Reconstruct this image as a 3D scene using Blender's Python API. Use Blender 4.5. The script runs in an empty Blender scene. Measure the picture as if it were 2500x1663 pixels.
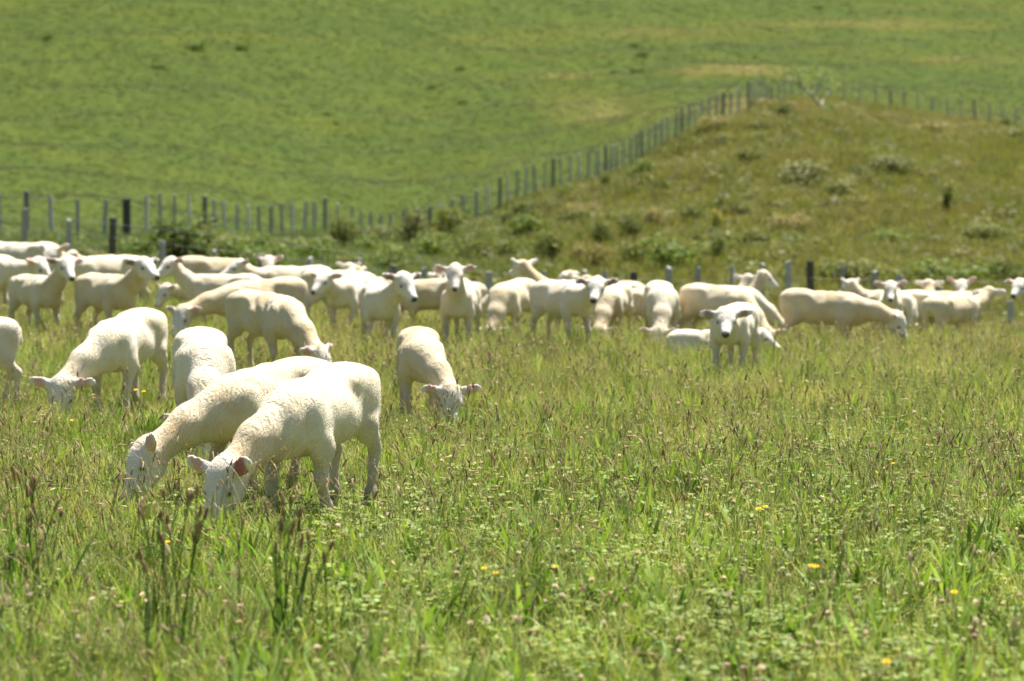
import bpy, math, random
import numpy as np
from mathutils import Vector, Matrix

# ------------------------------------------------------------------ camera, world, sun, exposure
S = bpy.context.scene
R = math.radians
CAM_H = 1.40
FPX = 2500 * 85.0 / 36.0          # focal length in pixels of the 2500 px wide photograph
PITCH = math.atan((831.5 - 510.0) / FPX)
cam_d = bpy.data.cameras.new('camera'); cam = bpy.data.objects.new('camera', cam_d)
S.collection.objects.link(cam); S.camera = cam
cam.location = (0, 0, CAM_H); cam.rotation_euler = (R(90) - PITCH, 0, 0)
cam_d.lens = 85; cam_d.sensor_width = 36; cam_d.clip_start = .1; cam_d.clip_end = 4000
cam_d.dof.use_dof = True; cam_d.dof.focus_distance = 11.6; cam_d.dof.aperture_fstop = 3.1

SUN_EL, SUN_AZ = R(66), math.atan2(.80, .55)     # direction to the sun: right of the view and beyond the flock
w = bpy.data.worlds.new('World'); S.world = w; w.use_nodes = True
nt = w.node_tree; bg = nt.nodes['Background']
sky = nt.nodes.new('ShaderNodeTexSky'); sky.sky_type = 'NISHITA'; sky.sun_disc = False
sky.sun_elevation = SUN_EL; sky.sun_rotation = math.pi / 2 - SUN_AZ
nt.links.new(sky.outputs[0], bg.inputs[0]); bg.inputs[1].default_value = .05
sun_d = bpy.data.lights.new('sun', 'SUN'); sun = bpy.data.objects.new('sun', sun_d); S.collection.objects.link(sun)
sun_d.energy = 5.0; sun_d.angle = R(.53); sun_d.color = (1, .955, .88)
to_sun = Vector((math.cos(SUN_EL) * math.cos(SUN_AZ), math.cos(SUN_EL) * math.sin(SUN_AZ), math.sin(SUN_EL)))
sun.rotation_euler = (-to_sun).to_track_quat('-Z', 'Y').to_euler()
S.view_settings.view_transform = 'Standard'; S.view_settings.look = 'None'
S.view_settings.exposure = 1.42; S.view_settings.gamma = 1
S.cycles.max_bounces = 4; S.cycles.diffuse_bounces = 3; S.cycles.transmission_bounces = 3
S.cycles.transparent_max_bounces = 6; S.cycles.caustics_reflective = False; S.cycles.caustics_refractive = False
S.cycles.use_denoising = True

rng = np.random.default_rng(7); rnd = random.Random(11)
COL = S.collection

# ------------------------------------------------------------------ helpers
def link(o, parent=None):
    COL.objects.link(o)
    if parent is not None: o.parent = parent
    return o
def tag(o, label=None, cat=None, group=None, kind=None):
    if label: o['label'] = label
    if cat: o['category'] = cat
    if group: o['group'] = group
    if kind: o['kind'] = kind
    return o
def mesh_np(name, V, F, mat=None, col=None, smooth=False):
    me = bpy.data.meshes.new(name)
    me.from_pydata([tuple(v) for v in V], [], [tuple(f) for f in F])
    if smooth: me.polygons.foreach_set('use_smooth', [True] * len(me.polygons))
    if col is not None:
        a = me.color_attributes.new('Col', 'FLOAT_COLOR', 'POINT')
        c = np.ones((len(V), 4), np.float32); c[:, :3] = col
        a.data.foreach_set('color', c.ravel())
    if mat: me.materials.append(mat)
    me.update(); return me
def new_mat(name, rough=.8, spec=.2):
    m = bpy.data.materials.new(name); m.use_nodes = True
    b = m.node_tree.nodes['Principled BSDF']
    b.inputs['Roughness'].default_value = rough; b.inputs['Specular IOR Level'].default_value = spec
    return m, m.node_tree, b
def N(t, typ, **kw):
    n = t.nodes.new(typ)
    for k, v in kw.items():
        if k in n.inputs.keys(): n.inputs[k].default_value = v
        else: setattr(n, k, v)
    return n
def mix(t, a, b, fac, mode='MIX'):
    n = t.nodes.new('ShaderNodeMix'); n.data_type = 'RGBA'; n.blend_type = mode
    for sock, v in ((n.inputs[0], fac), (n.inputs[6], a), (n.inputs[7], b)):
        if isinstance(v, bpy.types.NodeSocket): t.links.new(v, sock)
        elif isinstance(v, (int, float)): sock.default_value = v
        else: sock.default_value = (*v, 1)
    return n.outputs[2]
def ramp(t, src, p0, p1):
    n = t.nodes.new('ShaderNodeMapRange'); n.clamp = True
    n.inputs[1].default_value = p0; n.inputs[2].default_value = p1
    t.links.new(src, n.inputs[0]); return n.outputs[0]

# ------------------------------------------------------------------ terrain from sight lines
CP, SP = math.cos(PITCH), math.sin(PITCH)
def ray_xz(u, v, d):
    """ground point (x, z) at distance y = d on the sight line through photo pixel (u, v)"""
    a = (np.asarray(u, float) - 1250) / FPX; b = -(np.asarray(v, float) - 831.5) / FPX
    dy = CP + b * SP; dz = -SP + b * CP
    t = np.asarray(d, float) / dy
    return a * t, CAM_H + dz * t
ctrl = []
def cp(u, *dv):
    for d, v in dv: ctrl.append((u, d, v))
for u in (-300, 600, 1250, 1900, 2800): cp(u, (5, 2163), (7.17, 1663), (11, 1261), (15, 1061))
cp(-300, (22, 874), (28, 782), (36, 700), (40, 680), (50, 632), (58, 585), (66, 545), (80, 470), (100, 365), (125, 220), (165, 0), (240, -330), (420, -420))
cp(100, (22, 876), (28, 786), (36, 704), (40, 685), (50, 640), (60, 592), (66, 570), (80, 500), (100, 395), (125, 250), (170, 0), (240, -310), (420, -420))
cp(500, (22, 878), (28, 795), (36, 742), (42, 720), (55, 640), (66, 604), (74, 582), (90, 505), (110, 395), (135, 235), (175, 0), (245, -310), (420, -420))
cp(950, (22, 876), (28, 805), (36, 800), (42, 770), (52, 690), (70, 630), (95, 586), (105, 525), (125, 410), (150, 245), (190, 5), (255, -310), (420, -420))
cp(1220, (22, 880), (28, 815), (36, 825), (42, 815), (52, 720), (70, 610), (97, 510), (110, 440), (130, 345), (155, 220), (200, 5), (260, -300), (420, -410))
cp(1500, (22, 890), (28, 830), (36, 842), (42, 828), (52, 725), (70, 585), (90, 455), (100, 425), (112, 390), (135, 290), (160, 190), (205, 5), (265, -300), (420, -410))
cp(1760, (22, 893), (28, 840), (36, 845), (42, 826), (52, 722), (70, 565), (90, 400), (110, 281), (122, 262), (140, 232), (165, 155), (210, 5), (270, -300), (420, -410))
cp(1900, (22, 895), (28, 846), (36, 848), (42, 824), (52, 720), (70, 560), (90, 400), (110, 290), (130, 255), (150, 220), (175, 140), (215, 0), (275, -300), (420, -410))
cp(2300, (22, 895), (28, 850), (36, 852), (42, 832), (52, 735), (70, 580), (90, 440), (120, 335), (148, 286), (165, 225), (190, 130), (225, -10), (280, -290), (420, -400))
cp(2800, (22, 897), (28, 855), (36, 858), (42, 840), (52, 745), (70, 600), (90, 470), (120, 370), (146, 330), (165, 255), (190, 150), (230, -10), (280, -290), (420, -400))
ctrl = np.array(ctrl, float)
def feat(u, d): return np.stack([(np.clip(u, -700, 3200) - 1250) / 900.0, 3.0 * np.log(np.maximum(d, 3.))], -1)
Pc = feat(ctrl[:, 0], ctrl[:, 1]); vc = ctrl[:, 2] - (510 + CAM_H * FPX / ctrl[:, 1])   # residual from level ground
def tps(r2): return .5 * r2 * np.log(r2 + 1e-9)
K = tps(((Pc[:, None] - Pc[None]) ** 2).sum(-1)) + np.eye(len(Pc)) * .01
A = np.zeros((len(Pc) + 3,) * 2); A[:len(Pc), :len(Pc)] = K
A[:len(Pc), -3] = 1; A[:len(Pc), -2:] = Pc; A[-3, :len(Pc)] = 1; A[-2:, :len(Pc)] = Pc.T
Wt = np.linalg.solve(A, np.concatenate([vc, np.zeros(3)]))
def v_of(u, d):
    q = feat(u, d); out = np.empty(len(q))
    for i in range(0, len(q), 20000):
        s = q[i:i + 20000]
        out[i:i + 20000] = tps(((s[:, None] - Pc[None]) ** 2).sum(-1)) @ Wt[:-3] + Wt[-3] + s @ Wt[-2:]
    return out + 510 + CAM_H * FPX / np.maximum(d, 3.)
def u_of(x, y): return 1250 + FPX * x / np.maximum(y, 1.) * .9985
def ground(x, y):
    x = np.atleast_1d(np.asarray(x, float)); y = np.atleast_1d(np.asarray(y, float))
    d = np.maximum(y, 3.); u = u_of(x, d)
    z = ray_xz(u, v_of(u, d), d)[1]
    k = np.clip((y - 5.5) / 4.0, 0, 1); k = k * k * (3 - 2 * k)
    bump = .02 * np.sin(x * 2.1 + 1) * np.sin(y * 1.7) + .012 * np.sin(x * 5.3 + y * 1.3)
    bump = bump + np.clip((y - 40) / 40, 0, 1) * (.10 * np.sin(x * .6 + y * .27) + .14 * np.sin(y * .45 - x * .31 + 2 * np.sin(x * .11)) + .03 * np.sin(x * 1.3 - y * .2))
    return z * k + bump * k
def gz(x, y): return float(ground(x, y)[0])
def at(u, d):
    x = (u - 1250) / FPX * d / .9985
    return Vector((x, d, gz(x, d)))
# boundary fence: distance as a function of photo column
FU = np.array([-900, 0, 68, 300, 480, 640, 800, 950, 1050, 1220, 1500, 1665, 1760, 1830, 1880, 1940, 2000, 2240, 2480, 3400])
FD = np.array([48, 57, 60, 66, 74, 80, 87, 94, 95, 97, 100, 105, 110, 116, 126, 140, 148, 148, 146, 140.])
def fence_d(u): return np.interp(u, FU, FD)
PAD_END = 40.0

# fractal value noise for zone painting
def vnoise(x, y, seed=0):
    xi = np.floor(x).astype(np.int64); yi = np.floor(y).astype(np.int64); fx = x - xi; fy = y - yi
    def h(a, b):
        n = (a * 374761393 + b * 668265263 + seed * 974711) & 0x7fffffff
        n = ((n ^ (n >> 13)) * 1274126177) & 0x7fffffff
        return ((n ^ (n >> 16)) & 0xffff) / 65535.
    fx = fx * fx * (3 - 2 * fx); fy = fy * fy * (3 - 2 * fy)
    return (h(xi, yi) * (1 - fx) + h(xi + 1, yi) * fx) * (1 - fy) + (h(xi, yi + 1) * (1 - fx) + h(xi + 1, yi + 1) * fx) * fy
def fbm(x, y, seed=0, o=4):
    s = 0; a = .5; t = 0
    for i in range(o):
        s = s + a * vnoise(x * 2 ** i, y * 2 ** i, seed + i); t += a; a *= .55
    return s / t
# dry, straw coloured patches of turf (photo column, distance-row v, half width, half height, strength)
DRY = [(1820, 172, 95, 11, .5), (1700, 178, 60, 8, .35), (1470, 270, 130, 35, .28), (1390, 240, 90, 25, .2), (1250, 95, 200, 12, .15), (560, 95, 220, 12, .10),
       (1900, 270, 220, 18, .40), (1790, 265, 60, 25, .4), (2250, 300, 160, 20, .35), (2350, 330, 120, 20, .25), (1650, 450, 160, 60, .15), (1450, 520, 160, 50, .12),
       (2100, 60, 300, 12, .3), (2350, 145, 120, 10, .35), (1600, 80, 300, 14, .2), (2000, 560, 260, 40, .12), (1400, 185, 70, 10, .4)]
def zone(x, y):
    """linear albedo of the turf at a place"""
    u = u_of(x, np.maximum(y, 3)); d = np.maximum(y, 3.); v = v_of(u, d)
    n1 = fbm(x * .16, y * .12, 3); n2 = fbm(x * .7, y * .5, 9); n3 = fbm(x * 2.2, y * 1.8, 21)
    n = (n1 - .5) * .9 + (n2 - .5) * .8 + (n3 - .5) * .5
    graz = np.stack([.053 + .020 * n, .076 + .018 * n, .007 + .004 * n], -1)
    rank = np.stack([.104 + .038 * n, .110 + .034 * n, .015 + .008 * n], -1)
    lush = np.stack([.075 + .03 * n, .105 + .035 * n, .020 + .008 * n], -1)
    padd = np.stack([.12 + .03 * n, .15 + .03 * n, .038 + .01 * n], -1)
    k = np.clip((u - 900) / 500 + (n1 - .5) * 1.2, 0, 1)[:, None]
    rough = lush * (1 - k) + rank * k
    f = fence_d(u)
    g = np.clip((d - f + .6) / 1.2, 0, 1)[:, None]; p = np.clip((PAD_END + .5 - d), 0, 1)[:, None]
    c = rough * (1 - g) + graz * g
    c = c * (1 - p) + padd * p
    dry = np.zeros(len(x))
    for (du, dv, a, b, s) in DRY:
        dry = np.maximum(dry, s * np.exp(-((u - du) / a) ** 2 - ((v - dv) / b) ** 2))
    streak = np.clip(fbm(x * .05, y * .22, 40) - .56, 0, 1) * 3.0 * g[:, 0]
    dry = np.clip(dry * (.55 + .9 * n2) + streak * .12, 0, 1)[:, None]
    c = c * (1 - dry) + np.array([.20, .145, .06]) * dry
    return np.clip(c, .012, .5)

def build_ground():
    ys = np.concatenate([np.linspace(-60, 4, 14), np.exp(np.linspace(math.log(4.6), math.log(270), 520)), np.exp(np.linspace(math.log(276), math.log(900), 40))])
    ts = np.linspace(-1, 1, 301)
    Y, T = np.meshgrid(ys, ts, indexing='ij')
    Wd = np.maximum(30, .62 * np.abs(Y) + 8) * np.where(Y > 200, 1.2, 1)
    X = (T * .35 + .65 * T ** 3) * Wd
    x, y = X.ravel(), Y.ravel(); z = ground(x, y); c = zone(x, y)
    nt_, nr = len(ts), len(ys); i = np.arange(nr * nt_).reshape(nr, nt_)
    F = np.stack([i[:-1, :-1], i[:-1, 1:], i[1:, 1:], i[1:, :-1]], -1).reshape(-1, 4)
    m, t, b = new_mat('turf', .95, .05)
    vc_ = N(t, 'ShaderNodeVertexColor', layer_name='Col')
    tc = N(t, 'ShaderNodeTexCoord')
    n1 = N(t, 'ShaderNodeTexNoise', Scale=2.2, Detail=8, Roughness=.7); t.links.new(tc.outputs['Object'], n1.inputs['Vector'])
    n2 = N(t, 'ShaderNodeTexNoise', Scale=.45, Detail=6, Roughness=.65); t.links.new(tc.outputs['Object'], n2.inputs['Vector'])
    c1 = mix(t, vc_.outputs[0], (1.22, 1.15, 1.05), ramp(t, n1.outputs[0], .45, .75), 'MULTIPLY')
    c1 = mix(t, c1, (.72, .8, .7), ramp(t, n2.outputs[0], .45, .75), 'MULTIPLY')
    t.links.new(c1, b.inputs['Base Color'])
    bp = N(t, 'ShaderNodeBump', Strength=.7, Distance=.04); t.links.new(n1.outputs[0], bp.inputs['Height']); t.links.new(bp.outputs[0], b.inputs['Normal'])
    me = mesh_np('ground', np.stack([x, y, z], -1), F, m, c, True)
    o = link(bpy.data.objects.new('ground', me)); tag(o, 'rolling green pasture and rough grassy hillside', None, None, 'structure')
    return o
build_ground()

# ------------------------------------------------------------------ sheep: one continuous skin from blended shapes
class Field:
    def __init__(s): s.prims = []
    def cone(s, a, b, ra, rb, k, tg, col):
        s.prims.append(('c', np.array(a, float), np.array(b, float), ra, rb, k, tg, col))
    def ell(s, c, r, k, tg, col, M=None):
        s.prims.append(('e', np.array(c, float), np.array(r, float), np.eye(3) if M is None else M, None, k, tg, col))
    def box(s, p):
        if p[0] == 'c':
            lo = np.minimum(p[1] - p[3], p[2] - p[4]); hi = np.maximum(p[1] + p[3], p[2] + p[4])
        else:
            e = np.sqrt(((p[3] * p[2][:, None]) ** 2).sum(0)); lo, hi = p[1] - e, p[1] + e
        return lo, hi
    def ev(s, p, P):
        if p[0] == 'c':
            ab = p[2] - p[1]; L2 = (ab ** 2).sum()
            h = np.clip(((P - p[1]) @ ab) / L2, 0, 1)
            return np.sqrt(((P - p[1] - h[..., None] * ab) ** 2).sum(-1)) - (p[3] + (p[4] - p[3]) * h)
        q = (P - p[1]) @ p[3].T
        k0 = np.sqrt(((q / p[2]) ** 2).sum(-1)) + 1e-6; k1 = np.sqrt(((q / p[2] ** 2).sum(-1) if False else ((q / p[2] ** 2) ** 2).sum(-1))) + 1e-6
        return k0 * (k0 - 1) / k1
    def mesh(s, h, wob=0., seed=0, fold=.003):
        lo = np.min([s.box(p)[0] for p in s.prims], 0) - 3 * h; hi = np.max([s.box(p)[1] for p in s.prims], 0) + 3 * h
        n = np.ceil((hi - lo) / h).astype(int) + 1
        ax = [lo[i] + h * np.arange(n[i]) for i in range(3)]
        D = np.full(n, .5, np.float32)
        for p in s.prims:
            k = p[5]; bl, bh = s.box(p); m = k + 3 * h
            i0 = np.maximum(np.floor((bl - m - lo) / h).astype(int), 0); i1 = np.minimum(np.ceil((bh + m - lo) / h).astype(int) + 1, n)
            g = np.stack(np.meshgrid(*[ax[i][i0[i]:i1[i]] for i in range(3)], indexing='ij'), -1)
            d = s.ev(p, g); sl = tuple(slice(i0[i], i1[i]) for i in range(3)); o = D[sl]
            hh = np.maximum(k - np.abs(o - d), 0) / k
            D[sl] = np.minimum(o, d) - hh * hh * k * .25
        if wob:
            X, Y, Z = np.meshgrid(*ax, indexing='ij'); a = seed * 1.7
            D += wob * (np.sin(X * 23 + a) * np.sin(Y * 19 + 1 + a) * np.sin(Z * 21 + 2) + .6 * np.sin(X * 41 + Z * 17 + a) * np.sin(Y * 33 + Z * 29))
            ph = X * 52 + Z * 34 + 2.2 * np.sin(X * 9 + a) + 2.0 * np.sin(Z * 11 + Y * 6 + a * 2); msk = np.clip(.5 + .9 * np.sin(X * 6.3 + a) * np.sin(Z * 7.7 + 1.3 * a), 0, 1) * np.clip((Z - .28) / .1, 0, 1)
            D += (fold * msk * np.maximum(np.sin(ph), -.3) ).astype(np.float32)
        ins = D < 0
        # surface nets
        cs = np.zeros(n - 1, np.int8)
        for dx in (0, 1):
            for dy in (0, 1):
                for dz in (0, 1): cs += ins[dx:n[0] - 1 + dx, dy:n[1] - 1 + dy, dz:n[2] - 1 + dz]
        cell = np.argwhere((cs > 0) & (cs < 8)); idx = -np.ones(n - 1, np.int64); idx[tuple(cell.T)] = np.arange(len(cell))
        acc = np.zeros((len(cell), 3)); cnt = np.zeros(len(cell))
        corners = [(a, b, c) for a in (0, 1) for b in (0, 1) for c in (0, 1)]
        for a in corners:
            for ax_ in range(3):
                if a[ax_]: continue
                b = list(a); b[ax_] = 1
                da = D[cell[:, 0] + a[0], cell[:, 1] + a[1], cell[:, 2] + a[2]]; db = D[cell[:, 0] + b[0], cell[:, 1] + b[1], cell[:, 2] + b[2]]
                cr = (da < 0) != (db < 0); tt = np.where(cr, da / np.where(cr, da - db, 1), 0)
                pt = np.tile(np.array(a, float), (len(cell), 1)); pt[:, ax_] += tt
                acc += pt * cr[:, None]; cnt += cr
        V = lo + (cell + acc / cnt[:, None]) * h
        Fs = []
        for ax_ in range(3):
            o1, o2 = [(1, 2), (2, 0), (0, 1)][ax_]
            sl0 = [slice(None)] * 3; sl1 = [slice(None)] * 3; sl0[ax_] = slice(0, -1); sl1[ax_] = slice(1, None)
            e = np.argwhere(ins[tuple(sl0)] != ins[tuple(sl1)])
            e = e[(e[:, o1] > 0) & (e[:, o2] > 0)]
            st = ins[tuple(e.T)]
            q = []
            for (p1, p2) in ((0, 0), (1, 0), (1, 1), (0, 1)):
                c = e.copy(); c[:, o1] -= p1; c[:, o2] -= p2; q.append(idx[tuple(c.T)])
            q = np.stack(q, -1); q[~st] = q[~st][:, ::-1]; Fs.append(q)
        F = np.concatenate(Fs)
        # relax
        E = np.concatenate([F[:, [i, (i + 1) % 4]] for i in range(4)])
        for lam in (.5, -.25, .5):
            sm = np.zeros_like(V); ct = np.zeros(len(V))
            np.add.at(sm, E[:, 0], V[E[:, 1]]); np.add.at(ct, E[:, 0], 1)
            V = V + lam * (sm / np.maximum(ct, 1)[:, None] - V)
        # colour and tags by nearest shapes
        wsum = np.zeros(len(V)); cc = np.zeros((len(V), 3)); best = np.full(len(V), 9.); tg = np.zeros(len(V), int)
        for p in s.prims:
            d = s.ev(p, V); wgt = np.exp(-np.clip(d, -.02, .3) / .012)
            wsum += wgt; cc += wgt[:, None] * np.array(p[7]); b = d < best; best[b] = d[b]; tg[b] = p[6]
        return V, F, cc / wsum[:, None], tg

FLEECE = (.70, .625, .47); WHITE = (.72, .67, .59); CREAM = (.56, .44, .26); LEG = (.56, .49, .385); HOOF = (.10, .085, .07); NOSE = (.055, .05, .05); PINK = (.62, .36, .30)

def rotm(ax, ang):
    return np.array(Matrix.Rotation(ang, 3, ax))
def make_sheep_mesh(name, mat, h=.02, graze=False, ne=None, ny=0., nl=None, hp=None, hy=0., hr=0., lying=False, swing=(0, 0, 0, 0), fat=1., seed=0,
                    ear=(.10, .0), ear_in=PINK, bend=None, fold=.0055, tone=0., red=False, droop=None):
    """sheep facing +x with its feet on z = 0. ne/ny neck elevation and yaw, hp/hy head pitch and yaw, in degrees"""
    r_ = random.Random(seed)
    ne = (-40 if graze else 42) if ne is None else ne
    nl = (.40 if graze else .33) if nl is None else nl
    hp = (-68 if graze else -22) if hp is None else hp
    f = Field(); k = .05; dz = -.27 if lying else 0.
    def c(x, y, z): return (x, y, z + dz)
    arch = r_.uniform(-.012, .015)
    f.ell(c(.24, 0, .518), (.25, .135 * fat, .168), k, 0, FLEECE)                      # chest
    f.ell(c(.02, 0, .522), (.34, .155 * fat, .152), .07, 0, FLEECE, rotm('Y', .13))     # ribs
    f.ell(c(-.06, 0, .485), (.26, .125 * fat, .115), .08, 0, FLEECE, rotm('Y', .16))     # belly
    f.ell(c(-.28, 0, .565), (.24, .135 * fat, .128), .07, 0, FLEECE)                   # loin
    f.cone(c(-.36, 0, .612), c(.0, 0, .612 + arch), .078, .066, .07, 0, FLEECE)
    f.cone(c(.0, 0, .612 + arch), c(.32, 0, .622), .066, .055, .07, 0, FLEECE)
    f.ell(c(-.445, 0, .575), (.075, .105, .10), .06, 0, FLEECE)
    f.ell(c(.43, 0, .49), (.085, .085, .125), .06, 0, FLEECE)                           # brisket
    f.cone(c(-.505, 0, .60), c(-.545, 0, .50), .032, .02, .025, 0, FLEECE)              # tail
    for sy in (1, -1):
        f.ell(c(-.20, sy * .105, .636), (.05, .032, .028), .05, 0, FLEECE); f.ell(c(-.465, sy * .075, .615), (.04, .03, .035), .03, 0, FLEECE)
        f.ell(c(-.32, sy * .080, .605), (.15, .05, .065), .07, 0, FLEECE)
        f.ell(c(.26, sy * .082, .62), (.05, .028, .07), .03, 0, FLEECE, rotm('Y', -.3))
    # legs
    sgn = ((1, swing[0]), (-1, swing[1]))
    for sy, sw in sgn:      # front
        if lying:
            f.ell((.32, sy * .125, .2), (.11, .06, .13), .06, 0, FLEECE)
            f.cone((.30, sy * .14, .09), (.46, sy * .13, .05), .05, .035, .04, 1, LEG); f.cone((.46, sy * .13, .05), (.28, sy * .15, .03), .03, .025, .03, 1, LEG); continue
        f.ell((.305, sy * .118, .485), (.088, .05, .165), .03, 0, FLEECE, rotm('Y', -.22))
        el = (.265, sy * .122, .40); kn = (.315 + sw * .35, sy * .112, .215); ft = (.305 + sw * .9, sy * .108, .068); ho = (.33 + sw, sy * .108, .018)
        f.cone((.30, sy * .12, .44), el, .055, .05, .03, 0, FLEECE); f.cone(el, kn, .046, .028, .03, 1, LEG); f.cone(kn, ft, .027, .022, .02, 1, LEG); f.ell(kn, (.031, .029, .042), .018, 1, LEG); f.ell(ft, (.028, .025, .03), .018, 1, LEG)
        f.cone(ft, ho, .026, .029, .018, 2, HOOF)
    sgn = ((1, swing[2]), (-1, swing[3]))
    for sy, sw in sgn:      # hind
        if lying:
            f.ell((-.30, sy * .13, .17), (.19, .06, .13), .06, 0, FLEECE)
            f.cone((-.22, sy * .16, .08), (-.40, sy * .15, .04), .045, .03, .04, 1, LEG); continue
        f.ell((-.385, sy * .098, .485), (.105, .058, .165), .05, 0, FLEECE, rotm('Y', .20))
        stf = (-.335, sy * .112, .42); hk = (-.485 + sw * .4, sy * .11, .285); ft = (-.445 + sw * .9, sy * .108, .078); ho = (-.415 + sw, sy * .108, .018)
        f.cone(stf, hk, .058, .031, .035, 1, LEG); f.cone(hk, ft, .029, .023, .02, 1, LEG); f.ell(hk, (.034, .028, .042), .018, 1, LEG); f.ell(ft, (.029, .025, .03), .018, 1, LEG)
        f.cone(ft, ho, .026, .029, .018, 2, HOOF)
    # shorter barrel; a grazing sheep lowers its shoulders
    bl = .81; drop = (.04 if graze else 0.) if droop is None else droop
    for i_, p in enumerate(f.prims):
        if p[0] == 'c':
            for q_ in (p[1], p[2]): q_[0] *= bl; q_[2] -= drop * min(1., max(0., (q_[0] + .35) / .6)) * min(1., max(0., (q_[2] - .15) / .25))
        else:
            p[1][0] *= bl; p[2][0] *= bl if p[2][0] > .15 else 1; p[1][2] -= drop * min(1., max(0., (p[1][0] + .35) / .6)) * min(1., max(0., (p[1][2] - .15) / .25))
    # neck
    e, yw = R(ne), R(ny)
    nd = np.array([math.cos(e) * math.cos(yw), math.cos(e) * math.sin(yw), math.sin(e)])
    B = np.array(c(.30, 0, .545 - drop)); H = B + nd * (nl + .06)
    bd = (.03 if graze else -.035) if bend is None else bend
    Mid = B + nd * (nl * .52 + .03) + np.array([0, 0, bd])
    neckc = tuple(np.array(FLEECE) * .5 + np.array(CREAM) * .5)
    f.cone(B + (0, 0, .01), Mid, .12, .092, .06, 0, FLEECE); f.cone(Mid, H, .092, .074, .045, 3, neckc)
    f.cone(B + (.03, 0, -.085), Mid + (0, 0, -.035), .08, .062, .05, 0, FLEECE)
    # head frame: direction to the nose, up
    p_, y_ = R(hp), R(ny + hy)
    hf = np.array([math.cos(p_) * math.cos(y_), math.cos(p_) * math.sin(y_), math.sin(p_)])
    sd = np.array([-math.sin(y_), math.cos(y_), 0.]); up = np.cross(hf, sd)
    if hr:
        sd, up = sd * math.cos(R(hr)) + up * math.sin(R(hr)), up * math.cos(R(hr)) - sd * math.sin(R(hr))
    M = np.stack([hf, sd, up])
    HS = 1.13
    def q(a, b, c_): return H + hf * a * HS + sd * b * HS + up * c_ * HS
    n_head = len(f.prims)
    f.ell(q(.035, 0, .0), (.09, .068, .078), .05, 4, WHITE, M)
    f.ell(q(-.005, 0, .038), (.06, .055, .04), .03, 3, FLEECE, M)
    f.cone(q(.07, 0, -.01), q(.205, 0, -.022), .060, .036, .03, 4, WHITE)
    f.cone(q(.04, 0, -.052), q(.19, 0, -.055), .048, .026, .03, 4, WHITE)
    f.ell(q(.222, 0, -.028), (.026, .032, .03), .02, 5, WHITE, M)
    for s_ in (1, -1):
        f.ell(q(.078, s_ * .046, .018), (.03, .022, .02), .02, 4, WHITE, M)        # brow
        dn = sd * s_ * .93 + up * (ear[0] + r_.uniform(-.08, .08)) - hf * (.22 + ear[1]); dn /= np.linalg.norm(dn)
        fw = np.array([math.cos(y_), math.sin(y_), 0.]) * .9 + hf * .5
        bs = q(.0, s_ * .055, .022); th = fw - dn * (fw @ dn); th /= np.linalg.norm(th); wd = np.cross(dn, th)
        ME = np.stack([dn, wd, th])
        f.cone(bs, bs + dn * .05, .024, .026, .02, 6, WHITE)
        f.ell(bs + dn * .085, (.070, .038, max(.0085, h * .72)), .018, 6, WHITE, ME)
        f.ell(bs + dn * .132 - np.array([0, 0, .008]), (.036, .026, max(.008, h * .70)), .012, 6, WHITE, ME)
    for i_ in range(n_head, len(f.prims)):
        p = f.prims[i_]
        f.prims[i_] = (p[0], p[1], p[2] if p[0] == 'c' else p[2] * np.array([HS, HS, 1. if p[6] == 6 else HS]), p[3] * HS if p[0] == 'c' else p[3], p[4] * HS if p[0] == 'c' else None) + p[5:]
    V, F, C, T = f.mesh(h, .0022 if not lying else .003, seed, fold)
    # colouring: black nose and mouth, pink inside the ears, yolk-stained neck; belly cream is part yolk, part painted shade
    rel = (V - H) / HS; a = rel @ hf; u_ = rel @ up; s_ = rel @ sd
    nz = np.clip((a - .222) / .014, 0, 1) * np.clip((.03 - np.abs(u_ + .03)) / .012, 0, 1)
    mouth = np.clip((a - .185) / .02, 0, 1) * np.clip(1 - np.abs(u_ + .052) / .009, 0, 1) * .8
    C = C * (1 - np.maximum(nz, mouth)[:, None]) + np.array(NOSE) * np.maximum(nz, mouth)[:, None]
    # vertex normals
    fn = np.cross(V[F[:, 2]] - V[F[:, 0]], V[F[:, 3]] - V[F[:, 1]]); vn = np.zeros_like(V)
    for i in range(4): np.add.at(vn, F[:, i], fn)
    vn /= np.linalg.norm(vn, axis=1)[:, None] + 1e-9
    if vn[V[:, 2].argmax(), 2] < 0: F = F[:, ::-1]; vn = -vn
    inn = (T == 6) * np.clip(((vn @ (np.array([math.cos(y_), math.sin(y_), 0.]) * .88 + hf * .45)) - .3) / .3, 0, 1) * np.clip((np.abs(s_) - .085) / .02, 0, 1) * np.clip((.175 - np.abs(s_)) / .02, 0, 1)
    ei = np.tile(np.array(ear_in), (len(V), 1))
    if red: ei[s_ > 0] = (.34, .035, .03)
    C = C * (1 - inn[:, None] * .85) + ei * inn[:, None] * .85
    eyes_d = np.exp(-((a - .085) / .022) ** 2 - ((u_ - .008) / .018) ** 2) * (np.abs(s_) > .04) * (T == 4) * .55
    C = C * (1 - eyes_d[:, None]) + np.array([.20, .15, .11]) * eyes_d[:, None]
    n_ = fbm(V[:, 0] * 6 + seed * 3.1, V[:, 2] * 6 + V[:, 1] * 5 + seed, seed)
    belly = np.clip((.42 + dz - V[:, 2]) / .14, 0, 1) * (T == 0)  # creamier low down: yolk stain plus warm underside shade put into the colour
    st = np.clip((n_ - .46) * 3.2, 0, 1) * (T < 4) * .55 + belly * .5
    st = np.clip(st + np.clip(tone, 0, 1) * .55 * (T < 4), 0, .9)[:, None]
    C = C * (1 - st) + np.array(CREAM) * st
    if tone < 0: C = np.where((T < 4)[:, None], C * (1 + tone) + np.array(WHITE) * -tone, C)
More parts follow.
